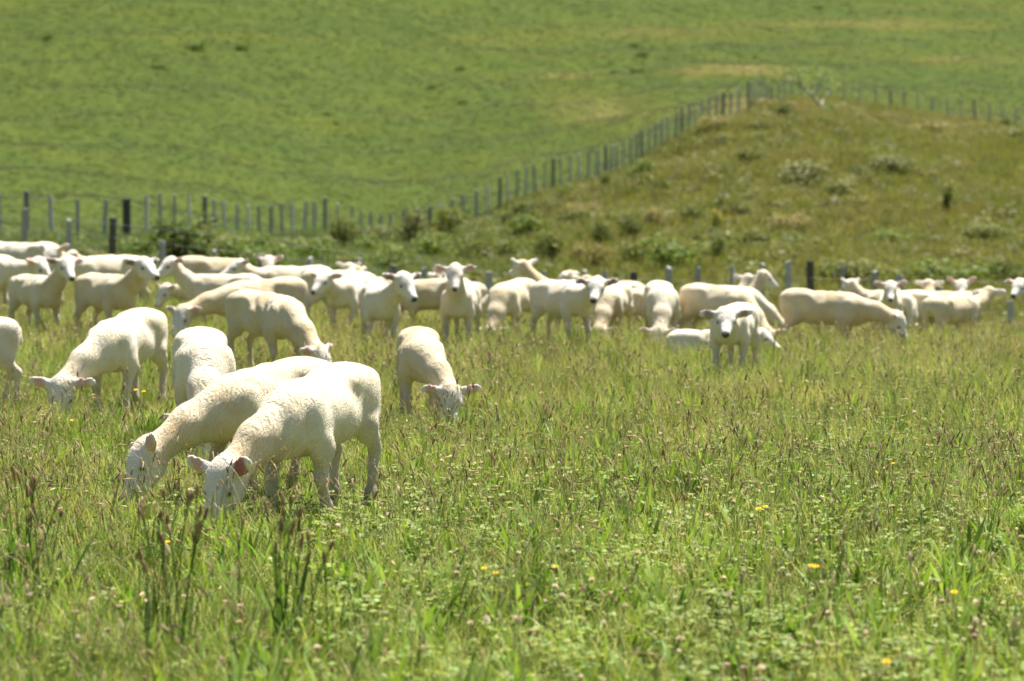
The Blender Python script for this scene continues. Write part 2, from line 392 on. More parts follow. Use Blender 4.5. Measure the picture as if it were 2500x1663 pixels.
    dirt = np.clip((.36 + dz - V[:, 2]) / .3, 0, 1) * np.clip((fbm(V[:, 0] * 14, V[:, 2] * 14 + V[:, 1] * 9, seed + 5) - .35) * 2.6, 0, 1) * (T < 3) * .5
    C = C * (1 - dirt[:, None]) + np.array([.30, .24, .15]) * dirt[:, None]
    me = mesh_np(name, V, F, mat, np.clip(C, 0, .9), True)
    eyes = []
    for s2 in (1, -1):
        eyes.append(q(.088, s2 * .0585, .006))
    return me, eyes, (H, hf, sd, up)

def wool_material():
    m, t, b = new_mat('shorn_wool', .95, .06)
    vc_ = N(t, 'ShaderNodeVertexColor', layer_name='Col'); tc = N(t, 'ShaderNodeTexCoord')
    n1 = N(t, 'ShaderNodeTexNoise', Scale=9, Detail=5, Roughness=.6); n2 = N(t, 'ShaderNodeTexNoise', Scale=150, Detail=4, Roughness=.75)
    n3 = N(t, 'ShaderNodeTexWave', wave_type='BANDS', bands_direction='X', Scale=17, Distortion=7, Detail=3); n3.inputs['Detail Scale'].default_value = 1.6
    mp = N(t, 'ShaderNodeMapping'); mp.inputs['Rotation'].default_value = (.3, .5, .25); t.links.new(tc.outputs['Object'], mp.inputs[0])
    for n in (n1, n2): t.links.new(tc.outputs['Object'], n.inputs['Vector'])
    t.links.new(mp.outputs[0], n3.inputs['Vector'])
    c = mix(t, vc_.outputs[0], (.95, .86, .68), ramp(t, n1.outputs[0], .5, .75), 'MULTIPLY')
    c = mix(t, c, (.86, .8, .7), ramp(t, n2.outputs[0], .52, .75), 'MULTIPLY')
    t.links.new(c, b.inputs['Base Color'])
    b.inputs['Sheen Weight'].default_value = .15; b.inputs['Sheen Roughness'].default_value = .6
    m1 = N(t, 'ShaderNodeMath', operation='MULTIPLY'); t.links.new(n3.outputs['Fac'], m1.inputs[0]); m1.inputs[1].default_value = .9
    m2 = N(t, 'ShaderNodeMath', operation='ADD'); t.links.new(m1.outputs[0], m2.inputs[0]); t.links.new(n2.outputs[0], m2.inputs[1])
    b1 = N(t, 'ShaderNodeBump', Strength=.5, Distance=.008); t.links.new(m2.outputs[0], b1.inputs['Height'])
    b2 = N(t, 'ShaderNodeBump', Strength=.35, Distance=.04); t.links.new(n1.outputs[0], b2.inputs['Height']); t.links.new(b1.outputs[0], b2.inputs['Normal'])
    t.links.new(b2.outputs[0], b.inputs['Normal'])
    return m
WOOL = wool_material()
EYE, _t, _b = new_mat('eye', .15, .5); _b.inputs['Base Color'].default_value = (.03, .022, .012, 1)
REDEAR, _t, _b = new_mat('red_ear', .6, .2); _b.inputs['Base Color'].default_value = (.36, .035, .03, 1)
def sphere_mesh(name, r, mat, nu=10, nv=6):
    V = [(0, 0, r)]; F = []
    for i in range(1, nv):
        a = math.pi * i / nv
        for j in range(nu): V.append((r * math.sin(a) * math.cos(2 * math.pi * j / nu), r * math.sin(a) * math.sin(2 * math.pi * j / nu), r * math.cos(a)))
    V.append((0, 0, -r)); n = len(V)
    for j in range(nu): F.append((0, 1 + j, 1 + (j + 1) % nu)); F.append((n - 1, n - 1 - nu + (j + 1) % nu, n - 1 - nu + j))
    for i in range(nv - 2):
        for j in range(nu): a = 1 + i * nu; F.append((a + j, a + nu + j, a + nu + (j + 1) % nu, a + (j + 1) % nu))
    return mesh_np(name, V, F, mat, None, True)
EYE_ME = sphere_mesh('eye', .0145, EYE)

SHEEP = []          # footprint record for the grass: x, y, yaw, scale, lying
def fleece(o, me, n, seed):
    """short shorn wool standing off the skin: one part of fine fibres"""
    r = np.random.default_rng(seed); me.calc_loop_triangles(); tri = np.array([t.vertices[:] for t in me.loop_triangles]); V = np.array([v.co for v in me.vertices]); Nn = np.array([v.normal for v in me.vertices])
    cc = np.empty(len(V) * 4, np.float32); me.color_attributes['Col'].data.foreach_get('color', cc); cc = cc.reshape(-1, 4)[:, :3]
    A = np.linalg.norm(np.cross(V[tri[:, 1]] - V[tri[:, 0]], V[tri[:, 2]] - V[tri[:, 0]]), axis=1); t = tri[r.choice(len(tri), n, p=A / A.sum())]
    b = r.dirichlet((1, 1, 1), n); P_ = (V[t] * b[..., None]).sum(1); nn = (Nn[t] * b[..., None]).sum(1); col = (cc[t] * b[..., None]).sum(1) * r.uniform(.94, 1.1, (n, 1))
    keep = col.min(1) > .2; P_, nn, col = P_[keep], nn[keep], col[keep]; n = len(P_)
    clump = np.stack([np.sin(P_[:, 1] * 90 + P_[:, 2] * 70), np.sin(P_[:, 0] * 95 + 1), np.sin(P_[:, 0] * 70 + P_[:, 2] * 80)], -1) * .35
    d = nn + clump + r.normal(0, .35, (n, 3)) + np.array([-.25, 0, -.35]); d /= np.linalg.norm(d, axis=1)[:, None]; L = r.uniform(.004, .009, (n, 1))
    sd = np.cross(d, r.normal(0, 1, (n, 3))); sd /= np.linalg.norm(sd, axis=1)[:, None]; wv = .0009
    VV = np.stack([P_ - nn * .002 - sd * wv, P_ - nn * .002 + sd * wv, P_ + d * L], 1).reshape(-1, 3); F = np.arange(3 * n).reshape(-1, 3)
    q = link(bpy.data.objects.new('fleece', mesh_np('fleece', VV, F, FIBRE, np.clip(np.repeat(col, 3, 0), 0, .9))), o); q['kind'] = 'stuff'
FIBRE, _t, _b = new_mat('wool_fibre', .9, .05); _n = N(_t, 'ShaderNodeVertexColor', layer_name='Col'); _t.links.new(_n.outputs[0], _b.inputs['Base Color'])
def sheep(label, u, d, yaw, sc=1., eyes=True, h=.02, dz=0., **kw):
    p = at(u, d); i = len(SHEEP)
    kw.setdefault('tone', .9 if 'cream' in label else -.15 if 'white' in label else random.Random(i * 7).choice((-.15, .1, .25, .45, .65, .9)))
    me, ey, hd = make_sheep_mesh('sheep', WOOL, h=h, seed=i + 1, **kw)
    o = link(bpy.data.objects.new('sheep', me)); o.location = p + Vector((0, 0, dz)); o.rotation_euler = (0, 0, R(yaw)); o.scale = (sc,) * 3
    tag(o, label, 'sheep', 'shorn sheep grazing and standing in the paddock')
    if eyes:
        for e in ey:
            q = link(bpy.data.objects.new('eye', EYE_ME), o); q.location = tuple(e)
    if d < 17.5: fleece(o, me, int(26000 if d < 13 else 14000), i)
    SHEEP.append((p.x, p.y, R(yaw), sc, kw.get('lying', False)))
    return o, hd
# ------------------------------------------------------------------ the flock
# ---- nearest sheep
o1, hd1 = sheep('nearest white shorn sheep in front, head down grazing, one ear showing red inside', 778, 11.05, 249, 0.99, h=.0092, graze=True, ne=-31, nl=.38, hp=-56, hy=2, ny=-20, hr=6, ear=(.30, -.05), red=True, tone=.05, droop=.065, swing=(-.13, .04, .03, -.04), fat=1.05)
sheep('white shorn sheep grazing directly behind the nearest one, face hidden in grass', 652, 12.0, 234, 0.97, h=.0095, graze=True, ne=-27, nl=.43, hp=-50, hy=4, ny=-18, hr=18, tone=.45, ear=(.30, .0), droop=.065, swing=(-.02, .05, .0, .04), fat=1.05)
sheep('white sheep facing the camera with its head hidden behind the two nearest sheep', 496, 13.9, 281, 1.00, h=.015, graze=True, ny=-8, fat=1.08, eyes=False)
sheep('sheep grazing on the left with a low head and white legs showing, beside yellow flowers', 308, 16.3, 256, 1.01, h=.015, graze=True, ne=-34, nl=.40, hp=-62, hy=30, ny=-26, droop=.07, swing=(.03, -.03, .02, -.05))
sheep('sheep cut off by the left edge, only its rump and hind leg showing', -96, 16.6, 196, 0.92, h=.016, graze=True, swing=(0, 0, -.05, .04), eyes=False)
sheep('cream sheep grazing to the right behind the two nearest sheep, ribs and folds showing', 653, 19.6, 310, 1.02, h=.016, graze=True, ne=-38, nl=.40, hp=-40, hy=20, swing=(.02, .0, -.06, .05), fat=1.0, fold=.011)
sheep('lone sheep in mid field grazing toward the camera with ears spread wide', 1027, 15.95, 276, 0.90, h=.014, graze=True, ne=-36, ny=30, nl=.36, hp=-52, hy=-24, ear=(.28, -.1), fat=1.1)
sheep('sheep standing alone ahead of the right flock, looking straight at the camera', 1794, 19.8, 254, 0.94, h=.015, ne=10, ny=8, nl=.32, hp=-24, hy=2, ear=(.06, -.05), swing=(.0, .03, .0, 0), ear_in=(.30, .20, .16))
sheep('white sheep lying in the grass behind the standing one, its head to the right', 1726, 22.2, 358, 0.84, lying=True, dz=-.05, ne=18, ny=-14, nl=.24, hp=-26, hy=-10, h=.018)
# ---- right flock
sheep('sheep with an arched back grazing behind the lying one, head down to the right', 1754, 24.6, 318, 1.00, graze=True, ne=-44, ny=-6, nl=.38, hp=-60, hy=-24)
sheep('sheep showing a rounded rump behind the sheep looking at the camera', 1767, 26.6, 4, 1.00, graze=True, eyes=False)
sheep('sheep with raised head in profile to the right, in front of the fence battens', 1767, 29.0, 12, 0.88, ne=56, nl=.38, hp=-30)
sheep('sheep whose white head and leftward ear rise over a back in front of the fence', 1756, 30.5, 40, 0.92, ne=52, nl=.34, hp=-16, hy=20, ear=(.15, .2), eyes=False)
sheep('long cream sheep in full profile grazing to the right on the right', 2009, 24.4, 343, 1.00, graze=True, ne=-14, nl=.38, hp=-58, hy=-6, swing=(.04, -.05, -.06, .04), fat=1.02)
sheep('cream sheep in profile near the right edge, neck stretched up and face turned away', 2323, 26.6, 38, 0.89, ne=24, nl=.36, hp=-12, hy=42, eyes=False, ear=(-.1, .1))
sheep('sheep at the right edge with only its head and neck in the picture', 2591, 25.6, 198, 0.86, ne=46, nl=.34, hp=-22, hy=38)
sheep('small white rump beside the long grazing sheep, behind its head', 2202, 28.4, 76, 0.94, graze=True, eyes=False)
sheep('sheep facing left with its ear up, behind the back of the long grazing sheep', 2186, 28.9, 168, 0.97, ne=40, nl=.26, hp=-30, hy=-30, ear=(.4, 0), eyes=False)
sheep('sheep with white face and dark nose looking out between two fence battens', 2171, 28.2, 262, 0.90, ne=44, nl=.30, hp=-30, ear=(.25, -.1))
sheep('sheep seen from behind with pink ears spread, right of the one between battens', 2272, 29.4, 84, 0.91, ne=48, nl=.28, hp=-10, ear=(.12, .3), eyes=False)
sheep('sheep with both ears pricked in a V, looking over the backs at the right', 2349, 30.6, 258, 0.95, ne=52, nl=.30, hp=-26, ear=(.75, -.1))
sheep('sheep with one pink ear just showing behind the cream profile sheep', 2309, 29.6, 175, 0.99, ne=20, nl=.3, hp=-10, eyes=False)
# ---- middle flock
sheep('white sheep standing in the middle, dark eared head turned to the camera', 1375, 23.3, 304, 0.97, ne=20, ny=-10, nl=.32, hp=-26, hy=-34, ear=(.02, -.05), ear_in=(.24, .13, .10), swing=(.03, -.02, -.05, .02), fat=1.05)
sheep('tall necked sheep with raised head turned away to the left in the middle', 1414, 26.4, 172, 0.93, ne=40, ny=-4, nl=.42, hp=-14, hy=-38, ear=(.45, .0), eyes=False)
sheep('sheep with head up and dark brown shaded neck, right of the dark eared sheep', 1515, 27.2, 216, 0.86, ne=50, ny=-20, nl=.28, hp=-12, hy=-90, ear=(.1, .1), eyes=False)
sheep('sheep grazing toward the camera, head beside the foreleg of the dark eared sheep', 1496, 25.4, 254, 0.93, graze=True, ne=-46, hp=-62)
sheep('white sheep with head in the grass facing the camera, left of the lying sheep', 1614, 24.8, 272, 0.98, graze=True, ne=-46, ny=-14, nl=.40, hp=-50, hy=-6, ear=(.2, -.1))
sheep('cream sheep half hidden behind the white head-down sheep left of the lying one', 1622, 26.4, 80, 0.84, graze=True, eyes=False)
sheep('small pale head showing over backs in the middle, just right of the tall necked sheep', 1490, 30.6, 150, 1.06, ne=36, nl=.26, hp=-20, eyes=False)
sheep('curly cream sheep bent down to the left, just right of the front facing middle sheep', 1252, 24.8, 248, 0.98, graze=True, ne=-50, ny=0, nl=.40, hp=-56, eyes=False)
sheep('pale sheep half hidden between the front facing sheep and the curly cream one', 1271, 27.6, 184, 0.87, graze=True, eyes=False)
sheep('sheep standing square to the camera with broad pink ears in the middle', 1126, 22.9, 262, 0.93, ne=52, ny=6, nl=.31, hp=-34, hy=2, ear=(.16, -.05), swing=(0, .03, 0, 0))
sheep('small sheep head looking away, over the shoulder of the front facing middle sheep', 1127, 29.4, 130, 0.86, ne=40, nl=.26, hp=-14, eyes=False)
sheep('sheep with one white ear showing left of the front facing middle sheep', 1111, 28.2, 262, 0.84, ne=44, nl=.30, hp=-24)
sheep('cream sheep body between two standing sheep in the middle, its legs dark', 1058, 25.2, 176, 0.93, graze=True, eyes=False)
sheep('white standing sheep with shaded breast, head turned down to the right', 927, 22.6, 278, 0.99, ne=30, ny=30, nl=.32, hp=-32, hy=-4, ear=(.0, .1), ear_in=(.2, .12, .1), swing=(.02, -.02, .03, -.02))
sheep('small sheep head showing over the back of the standing sheep with shaded breast', 950, 29.0, 150, 0.87, ne=44, nl=.26, hp=-14, eyes=False)
sheep('sheep facing left with a dark eye and nose, left of the shaded breast sheep', 858, 25.2, 250, 0.94, ne=22, ny=-6, nl=.30, hp=-24, hy=-4, ear=(.1, .1))
sheep('sheep seen from behind with white ears spread in a V in the middle back row', 850, 29.0, 92, 0.84, ne=46, nl=.30, hp=-6, ear=(.5, .2), eyes=False)
sheep('pale sheep body with folds behind the head of the dark eyed sheep', 834, 27.2, 10, 1.01, graze=True, eyes=False)
# ---- left flock
sheep('cream sheep grazing to the left with ears out, behind the ribbed cream sheep', 640, 23.2, 208, 1.01, graze=True, ne=-16, nl=.44, hp=-46, hy=30, ear=(.15, 0))
sheep('back row sheep facing the camera with dark ears lifted like wings', 666, 29.4, 270, 0.91, ne=52, nl=.32, hp=-34, ear=(.5, -.1), ear_in=(.22, .15, .12))
sheep('sheep in the back row facing left with a shaded face below bushes', 719, 28.6, 190, 1.06, ne=26, nl=.28, hp=-20, hy=20, ear=(.2, .1))
sheep('cream hump of a grazing back row sheep below the dark bush', 528, 30.2, 12, 1.12, graze=True, eyes=False)
sheep('long sheep facing left with head raised and turned to the camera, left of middle', 549, 25.9, 176, 0.95, ne=42, nl=.34, hp=-24, hy=42, ear=(.1, .1))
sheep('sheep with lowered head peering out under the raised head, left of middle', 536, 27.2, 196, 0.87, ne=-4, nl=.32, hp=-44, hy=24)
sheep('standing sheep with dark ears and a dark muzzle looking to the right, at the left', 262, 24.0, 310, 1.02, ne=38, ny=6, nl=.34, hp=-18, hy=-2, ear=(.12, .1), ear_in=(.12, .08, .07), swing=(.03, -.03, -.03, .04))
sheep('standing sheep with black nose, leftmost of the two looking to the right', 90, 24.6, 308, 0.95, ne=44, ny=8, nl=.34, hp=-26, hy=-16, ear=(.15, 0), ear_in=(.25, .15, .13), swing=(.02, -.03, .0, .03))
sheep('back row sheep at the left edge with its neck up and ear pointing right', 63, 32.5, 172, 1.09, ne=50, nl=.34, hp=-6, hy=-60, ear=(.2, .1), eyes=False)
sheep('white sheep at the left edge with its dark shaded face lowered to the right', -51, 28.0, 352, 1.12, ne=8, nl=.28, hp=-40, hy=-14)
sheep('sheep facing left with shaded cheek behind the two right looking sheep', 272, 28.8, 205, 1.07, ne=30, nl=.34, hp=-30, hy=40, ear=(.3, .2), eyes=False)
sheep('small sheep head showing above backs left of the dark bush', 272, 33.0, 200, 0.91, ne=30, nl=.24, hp=-20, eyes=False)


# ------------------------------------------------------------------ fences
def wood(name, a, b_, sc=6):
    m, t, b = new_mat(name, .9, .1)
    tc = N(t, 'ShaderNodeTexCoord'); mp = N(t, 'ShaderNodeMapping'); mp.inputs['Scale'].default_value = (4, 4, .5); t.links.new(tc.outputs['Object'], mp.inputs[0])
    n = N(t, 'ShaderNodeTexNoise', Scale=sc, Detail=6, Roughness=.7); t.links.new(mp.outputs[0], n.inputs['Vector'])
    oi = N(t, 'ShaderNodeObjectInfo')
    c = mix(t, a, b_, ramp(t, n.outputs[0], .35, .7)); c = mix(t, c, (.7, .7, .68), oi.outputs['Random'], 'MULTIPLY')
    t.links.new(c, b.inputs['Base Color'])
    bp = N(t, 'ShaderNodeBump', Strength=.6, Distance=.01); t.links.new(n.outputs[0], bp.inputs['Height']); t.links.new(bp.outputs[0], b.inputs['Normal'])
    return m
M_BATTEN = wood('weathered_batten', (.36, .35, .32), (.47, .455, .42)); M_POST = wood('old_post', (.19, .175, .14), (.32, .30, .245))
M_WIRE, _t, _b = new_mat('wire', .5, .5); _b.inputs['Base Color'].default_value = (.25, .25, .25, 1); _b.inputs['Metallic'].default_value = .6
def prism_mesh(name, ring, z0, z1, mat, slope=0., taper=1.):
    n = len(ring); V = [(x, y, z0) for x, y in ring] + [(x * taper, y * taper, z1 + x * slope) for x, y in ring] + [(x * taper * .8, y * taper * .8, z1 + .012 + x * slope * .8) for x, y in ring]
    F = [(i, (i + 1) % n, n + (i + 1) % n, n + i) for i in range(n)] + [(n + i, n + (i + 1) % n, 2 * n + (i + 1) % n, 2 * n + i) for i in range(n)]
    F += [tuple(range(2 * n, 3 * n)), tuple(range(n - 1, -1, -1))]
    return mesh_np(name, V, F, mat)
def circ(r, n, j=.06): return [(r * (1 + rnd.uniform(-j, j)) * math.cos(2 * math.pi * i / n), r * (1 + rnd.uniform(-j, j)) * math.sin(2 * math.pi * i / n)) for i in range(n)]
POSTS = [prism_mesh('post', circ(.07, 10), -.3, 1., M_POST, s, .93) for s in (.15, -.2, .05)]
M_DARK = wood('dark_post', (.07, .065, .05), (.14, .13, .10))
STRAIN = prism_mesh('post', circ(.125, 12), -.3, 1., M_DARK, .1, .95)
bt = [(-.042, -.03), (.042, -.03), (.042, .03), (-.042, .03)]
DARKPOST = prism_mesh('post', circ(.065, 10), -.3, 1., M_DARK, .1, .95)
BATTENS = [prism_mesh('batten', bt, -.12, 1., M_BATTEN, s, 1.) for s in (0, .3, -.3)]
def tube(name, pts, r, mat, sides=4):
    V = []; F = []
    for i, p in enumerate(pts):
        t = (pts[min(i + 1, len(pts) - 1)] - pts[max(i - 1, 0)]).normalized(); a = t.orthogonal().normalized(); b = t.cross(a)
        rr = r[i] if isinstance(r, (list, tuple)) else r
        for j in range(sides): V.append(p + a * rr * math.cos(2 * math.pi * j / sides) + b * rr * math.sin(2 * math.pi * j / sides))
    n = sides
    for i in range(len(pts) - 1):
        for j in range(n): F.append((i * n + j, i * n + (j + 1) % n, (i + 1) * n + (j + 1) % n, (i + 1) * n + j))
    F.append(tuple(range(n))); F.append(tuple(range(len(V) - n, len(V))))
    return mesh_np(name, V, F, mat, None, True)
def fence(label, items, dist, hgt=1.2, wires=(.25, .5, .75, .96)):
    """items: (photo column, kind) with kind b batten, p post, s strainer; dist(u) gives the distance"""
    root = bpy.data.objects.new('fence', None); p0 = at(items[0][0], dist(items[0][0])); root.location = p0; link(root)
    tag(root, label, 'fence', 'post and batten farm fences')
    tops = []
    for u, kd, *ex in items:
        p = at(u, dist(u)); hh = ex[0] if ex else hgt * rnd.uniform(.95, 1.03) * (1.06 if kd != 'b' else 1)
        me = rnd.choice(BATTENS) if kd == 'b' else STRAIN if kd == 's' else DARKPOST if kd == 'd' else rnd.choice(POSTS)
        o = link(bpy.data.objects.new('batten' if kd == 'b' else 'post', me), root); o.location = p - p0
        o.scale = (rnd.uniform(.9, 1.15),) * 2 + (hh,); o.rotation_euler = (rnd.gauss(0, .025), rnd.gauss(0, .03), rnd.uniform(0, 3))
        tops.append((p - p0, hh))
    for wv in wires:
        pts = [Vector((p.x, p.y - .05, p.z + hgt * wv)) for p, hh in tops]
        link(bpy.data.objects.new('wire', tube('wire', pts, .003, M_WIRE, 3)), root)
    return root
def seq(s):
    out = []
    for w_ in s.split():
        kd = w_[-1] if w_[-1] in 'ps' else 'b'; out.append((float(w_.rstrip('ps')), kd))
    return out
fence('far fence of grey battens and dark posts running across the left below the green hill',
      seq('-60 3 68p 130 193 256 312s 360 394 428 463 500p 525 551 580 609 634 664p 690 716 744 769 795p 825 860 884 907 930 953'), fence_d)
fence('fence of battens climbing the hill from the middle up to the right corner',
      seq('990p 1020 1049p 1073 1103 1134 1162 1191 1220p 1241 1262 1283 1306 1327 1350p 1370 1391 1414 1435 1457 1478p 1490 1504 1521 1539 1552 1566p 1582 1598 1614 1630 1646 1663p 1680 1695 1713 1729 1745 1761p 1780 1800 1825p 1834 1846 1858 1870'), lambda u: fence_d(u) - .3, 1.25)
fence('distant fence line running to the right from the corner below the hill top',
      seq('1882p 1896 1912 1930 1950 1975 2000 2022 2056 2095 2133 2170p 2203 2237 2272 2307 2341 2374p 2409 2443 2474 2510'), lambda u: fence_d(u) - .25, 1.2)
near_items = []
NEAR = [(-20, 500, 'b'), (62, 512, 'b'), (170, 538, 'b'), (274, 532, 'd'), (400, 590, 'b'), (520, 612, 'b'), (640, 622, 'p'), (760, 630, 'b'), (878, 632, 'b'), (960, 648, 'p'), (1042, 655, 'b'), (1110, 660, 'b'),
        (1190, 664, 'b'), (1265, 664, 'b'), (1330, 664, 'b'), (1432, 662, 'b'), (1478, 663, 'b'), (1545, 664, 'd'), (1632, 654, 'b'), (1706, 654, 'b'), (1785, 653, 'b'), (1855, 646, 'b'), (1926, 640, 'b'), (1984, 638, 'd'),
        (2062, 652, 'b'), (2132, 664, 'b'), (2190, 672, 'b'), (2208, 676, 'b'), (2290, 700, 'b'), (2380, 722, 'p'), (2470, 735, 'b'), (2560, 745, 'b')]
for u, v, kd in NEAR:
    p = at(u, PAD_END); zt = float(ray_xz(u, v, PAD_END)[1]); near_items.append((u, kd, max(.7, zt - p.z)))
fence('nearest fence just behind the flock, its battens showing between the sheep', near_items, lambda u: PAD_END, 1.1)

# ------------------------------------------------------------------ leaf and blade shapes
class Leaves:
    def __init__(s): s.V = []; s.F = []; s.C = []
    def blade(s, p, az, lean, L, w, curve, c0, c1, seg=4, tipw=.08, twist=0., prof=None):
        p = np.array(p, float); a = lean; n0 = len(s.V)
        side = np.array([-math.sin(az + twist), math.cos(az + twist), 0])
        for i in range(seg + 1):
            t = i / seg; ww = w * (max(tipw, (1 - t ** 2.2)) if prof is None else prof(t))
            s.V.append(p - side * ww / 2); s.V.append(p + side * ww / 2)
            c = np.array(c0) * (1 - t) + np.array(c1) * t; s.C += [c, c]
            d = np.array([math.sin(a) * math.cos(az), math.sin(a) * math.sin(az), math.cos(a)]); p = p + d * L / seg; a += curve / seg
        for i in range(seg): b = n0 + 2 * i; s.F.append((b, b + 1, b + 3, b + 2))
        return p, a
    def stem(s, p, az, lean, L, r, curve, c0, c1, seg=5):
        p = np.array(p, float); a = lean; n0 = len(s.V)
        for i in range(seg + 1):
            t = i / seg; d = np.array([math.sin(a) * math.cos(az), math.sin(a) * math.sin(az), math.cos(a)])
            e1 = np.array([-math.sin(az), math.cos(az), 0]); e2 = np.cross(d, e1)
            c = np.array(c0) * (1 - t) + np.array(c1) * t
            for j in range(3): s.V.append(p + r * (e1 * math.cos(j * 2.0944) + e2 * math.sin(j * 2.0944))); s.C.append(c)
            if i < seg: p = p + d * L / seg; a += curve / seg
        for i in range(seg):
            for j in range(3): b = n0 + 3 * i; s.F.append((b + j, b + (j + 1) % 3, b + 3 + (j + 1) % 3, b + 3 + j))
        return p, a
    def head(s, p, az, a, L, r, c, n=5, rings=5):
        n0 = len(s.V); p = np.array(p); d = np.array([math.sin(a) * math.cos(az), math.sin(a) * math.sin(az), math.cos(a)])
        e1 = np.array([-math.sin(az), math.cos(az), 0]); e2 = np.cross(d, e1)
        for i in range(rings):
            t = i / (rings - 1); rr = r * (.35 + .65 * math.sin(math.pi * min(1, t * .8 + .2)) ) * (1 if i % 2 else .82)
            for j in range(n):
                s.V.append(p + d * L * t + rr * (e1 * math.cos(j * 6.2832 / n) + e2 * math.sin(j * 6.2832 / n))); s.C.append(np.array(c) * rnd.uniform(.7, 1.25))
        for i in range(rings - 1):
            for j in range(n): b = n0 + n * i; s.F.append((b + j, b + (j + 1) % n, b + n + (j + 1) % n, b + n + j))
        s.F.append(tuple(n0 + n * (rings - 1) + j for j in range(n)))
    def quad(s, p, n_, size, c, asp=.55):
        n_ = Vector(n_).normalized(); a = n_.orthogonal().normalized(); a.rotate(Matrix.Rotation(rnd.uniform(0, 6.28), 3, n_)); b = n_.cross(a)
        p = Vector(p); n0 = len(s.V)
        for q_ in (p - a * size, p - b * size * asp, p + a * size, p + b * size * asp): s.V.append(np.array(q_)); s.C.append(np.array(c))
        s.F.append((n0, n0 + 1, n0 + 2, n0 + 3))
    def mesh(s, name, mat): return mesh_np(name, np.array(s.V), s.F, mat, np.clip(np.array(s.C), 0, .9), True)

def leaf_material(name, trans=.4, rough=.55, tinted=True):
    m, t, b = new_mat(name, rough, .15)
    vc_ = N(t, 'ShaderNodeVertexColor', layer_name='Col'); col = vc_.outputs[0]
    if tinted:
        at_ = N(t, 'ShaderNodeAttribute', attribute_name='tint', attribute_type='INSTANCER')
        col = mix(t, col, at_.outputs['Color'], 1., 'MULTIPLY')
    t.links.new(col, b.inputs['Base Color'])
    tr = N(t, 'ShaderNodeBsdfTranslucent'); t.links.new(mix(t, col, (1.25, 1.25, .7), 1., 'MULTIPLY'), tr.inputs[0])
    ms = N(t, 'ShaderNodeMixShader'); ms.inputs[0].default_value = trans
    t.links.new(b.outputs[0], ms.inputs[1]); t.links.new(tr.outputs[0], ms.inputs[2])
    t.links.new(ms.outputs[0], t.nodes['Material Output'].inputs[0])
    return m
M_GRASS = leaf_material('grass_blade', .33, .55); M_STALK = leaf_material('seed_stalk', .3, .8); M_LEAF = leaf_material('shrub_leaf', .35, .6, False)
TAU = 6.28318
def jit(c, s=.2):
    k = rnd.uniform(1 - s, 1 + s); return (c[0] * k * rnd.uniform(.9, 1.15), c[1] * k, c[2] * k * rnd.uniform(.8, 1.2))
GREENS = [(.18, .25, .030), (.27, .305, .06), (.12, .20, .025), (.36, .365, .13), (.20, .245, .065)]
STRAW = [(.47, .39, .22), (.38, .34, .17), (.54, .46, .30)]
def tuft_grass(n, L0, L1, rad, wd=.0038, dry=.12, lean=.5, seg=4):
    g = Leaves()
    for i in range(n):
        r = rad * math.sqrt(rnd.random()); a = rnd.uniform(0, TAU); c = jit(rnd.choice(STRAW if rnd.random() < dry else GREENS))
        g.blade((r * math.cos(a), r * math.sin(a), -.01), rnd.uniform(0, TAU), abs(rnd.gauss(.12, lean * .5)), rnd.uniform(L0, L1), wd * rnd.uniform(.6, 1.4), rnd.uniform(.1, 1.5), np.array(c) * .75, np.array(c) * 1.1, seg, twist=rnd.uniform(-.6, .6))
    return g
def plantain_leaves():
    g = Leaves()
    for i in range(7):
        a = rnd.uniform(0, TAU); c = jit(rnd.choice([(.14, .23, .035), (.19, .285, .05), (.23, .30, .07)]))
        g.blade((0, 0, 0), a, rnd.uniform(.2, .8), rnd.uniform(.08, .20), rnd.uniform(.009, .020), rnd.uniform(.2, .9), c, c, 5, prof=lambda t: max(.1, math.sin(math.pi * (t * .82 + .14))))
    return g
def clover_leaves():
    g = Leaves()
    for i in range(10):
        x, y = rnd.gauss(0, .05), rnd.gauss(0, .05); hgt = rnd.uniform(.04, .11); c = jit((.21, .275, .065), .3)
        p, a = g.stem((x, y, 0), rnd.uniform(0, TAU), .2, hgt, .0007, .3, (.12, .18, .05), (.12, .18, .05), 2)
        for j in range(3):
            q = p + .008 * np.array([math.cos(j * 2.09 + i), math.sin(j * 2.09 + i), rnd.uniform(-.1, .3)])
            g.quad(q, (rnd.gauss(0, .35), rnd.gauss(0, .35), 1), rnd.uniform(.008, .012), jit(c, .1), .85)
    return g
def clover_flower():
    g = Leaves()
    for i in range(rnd.choice([1, 1, 2])):
        x, y = rnd.gauss(0, .03), rnd.gauss(0, .03)
        p, a = g.stem((x, y, 0), rnd.uniform(0, TAU), .12, rnd.uniform(.09, .17), .0009, .25, (.12, .18, .05), (.2, .2, .1), 3)
        brown = rnd.random() < .45
        for j in range(44):
            d = np.array([rnd.gauss(0, 1), rnd.gauss(0, 1), rnd.gauss(.35, .8)]); d /= np.linalg.norm(d)
            c = (.30, .19, .11) if (brown and d[2] < .4) or d[2] < -.35 else jit((.72, .62, .55), .15)
            g.quad(p + d * .0072, np.cross(d, [rnd.gauss(0, 1), rnd.gauss(0, 1), .1]) + .3 * d, .0042, c, .5)
    return g
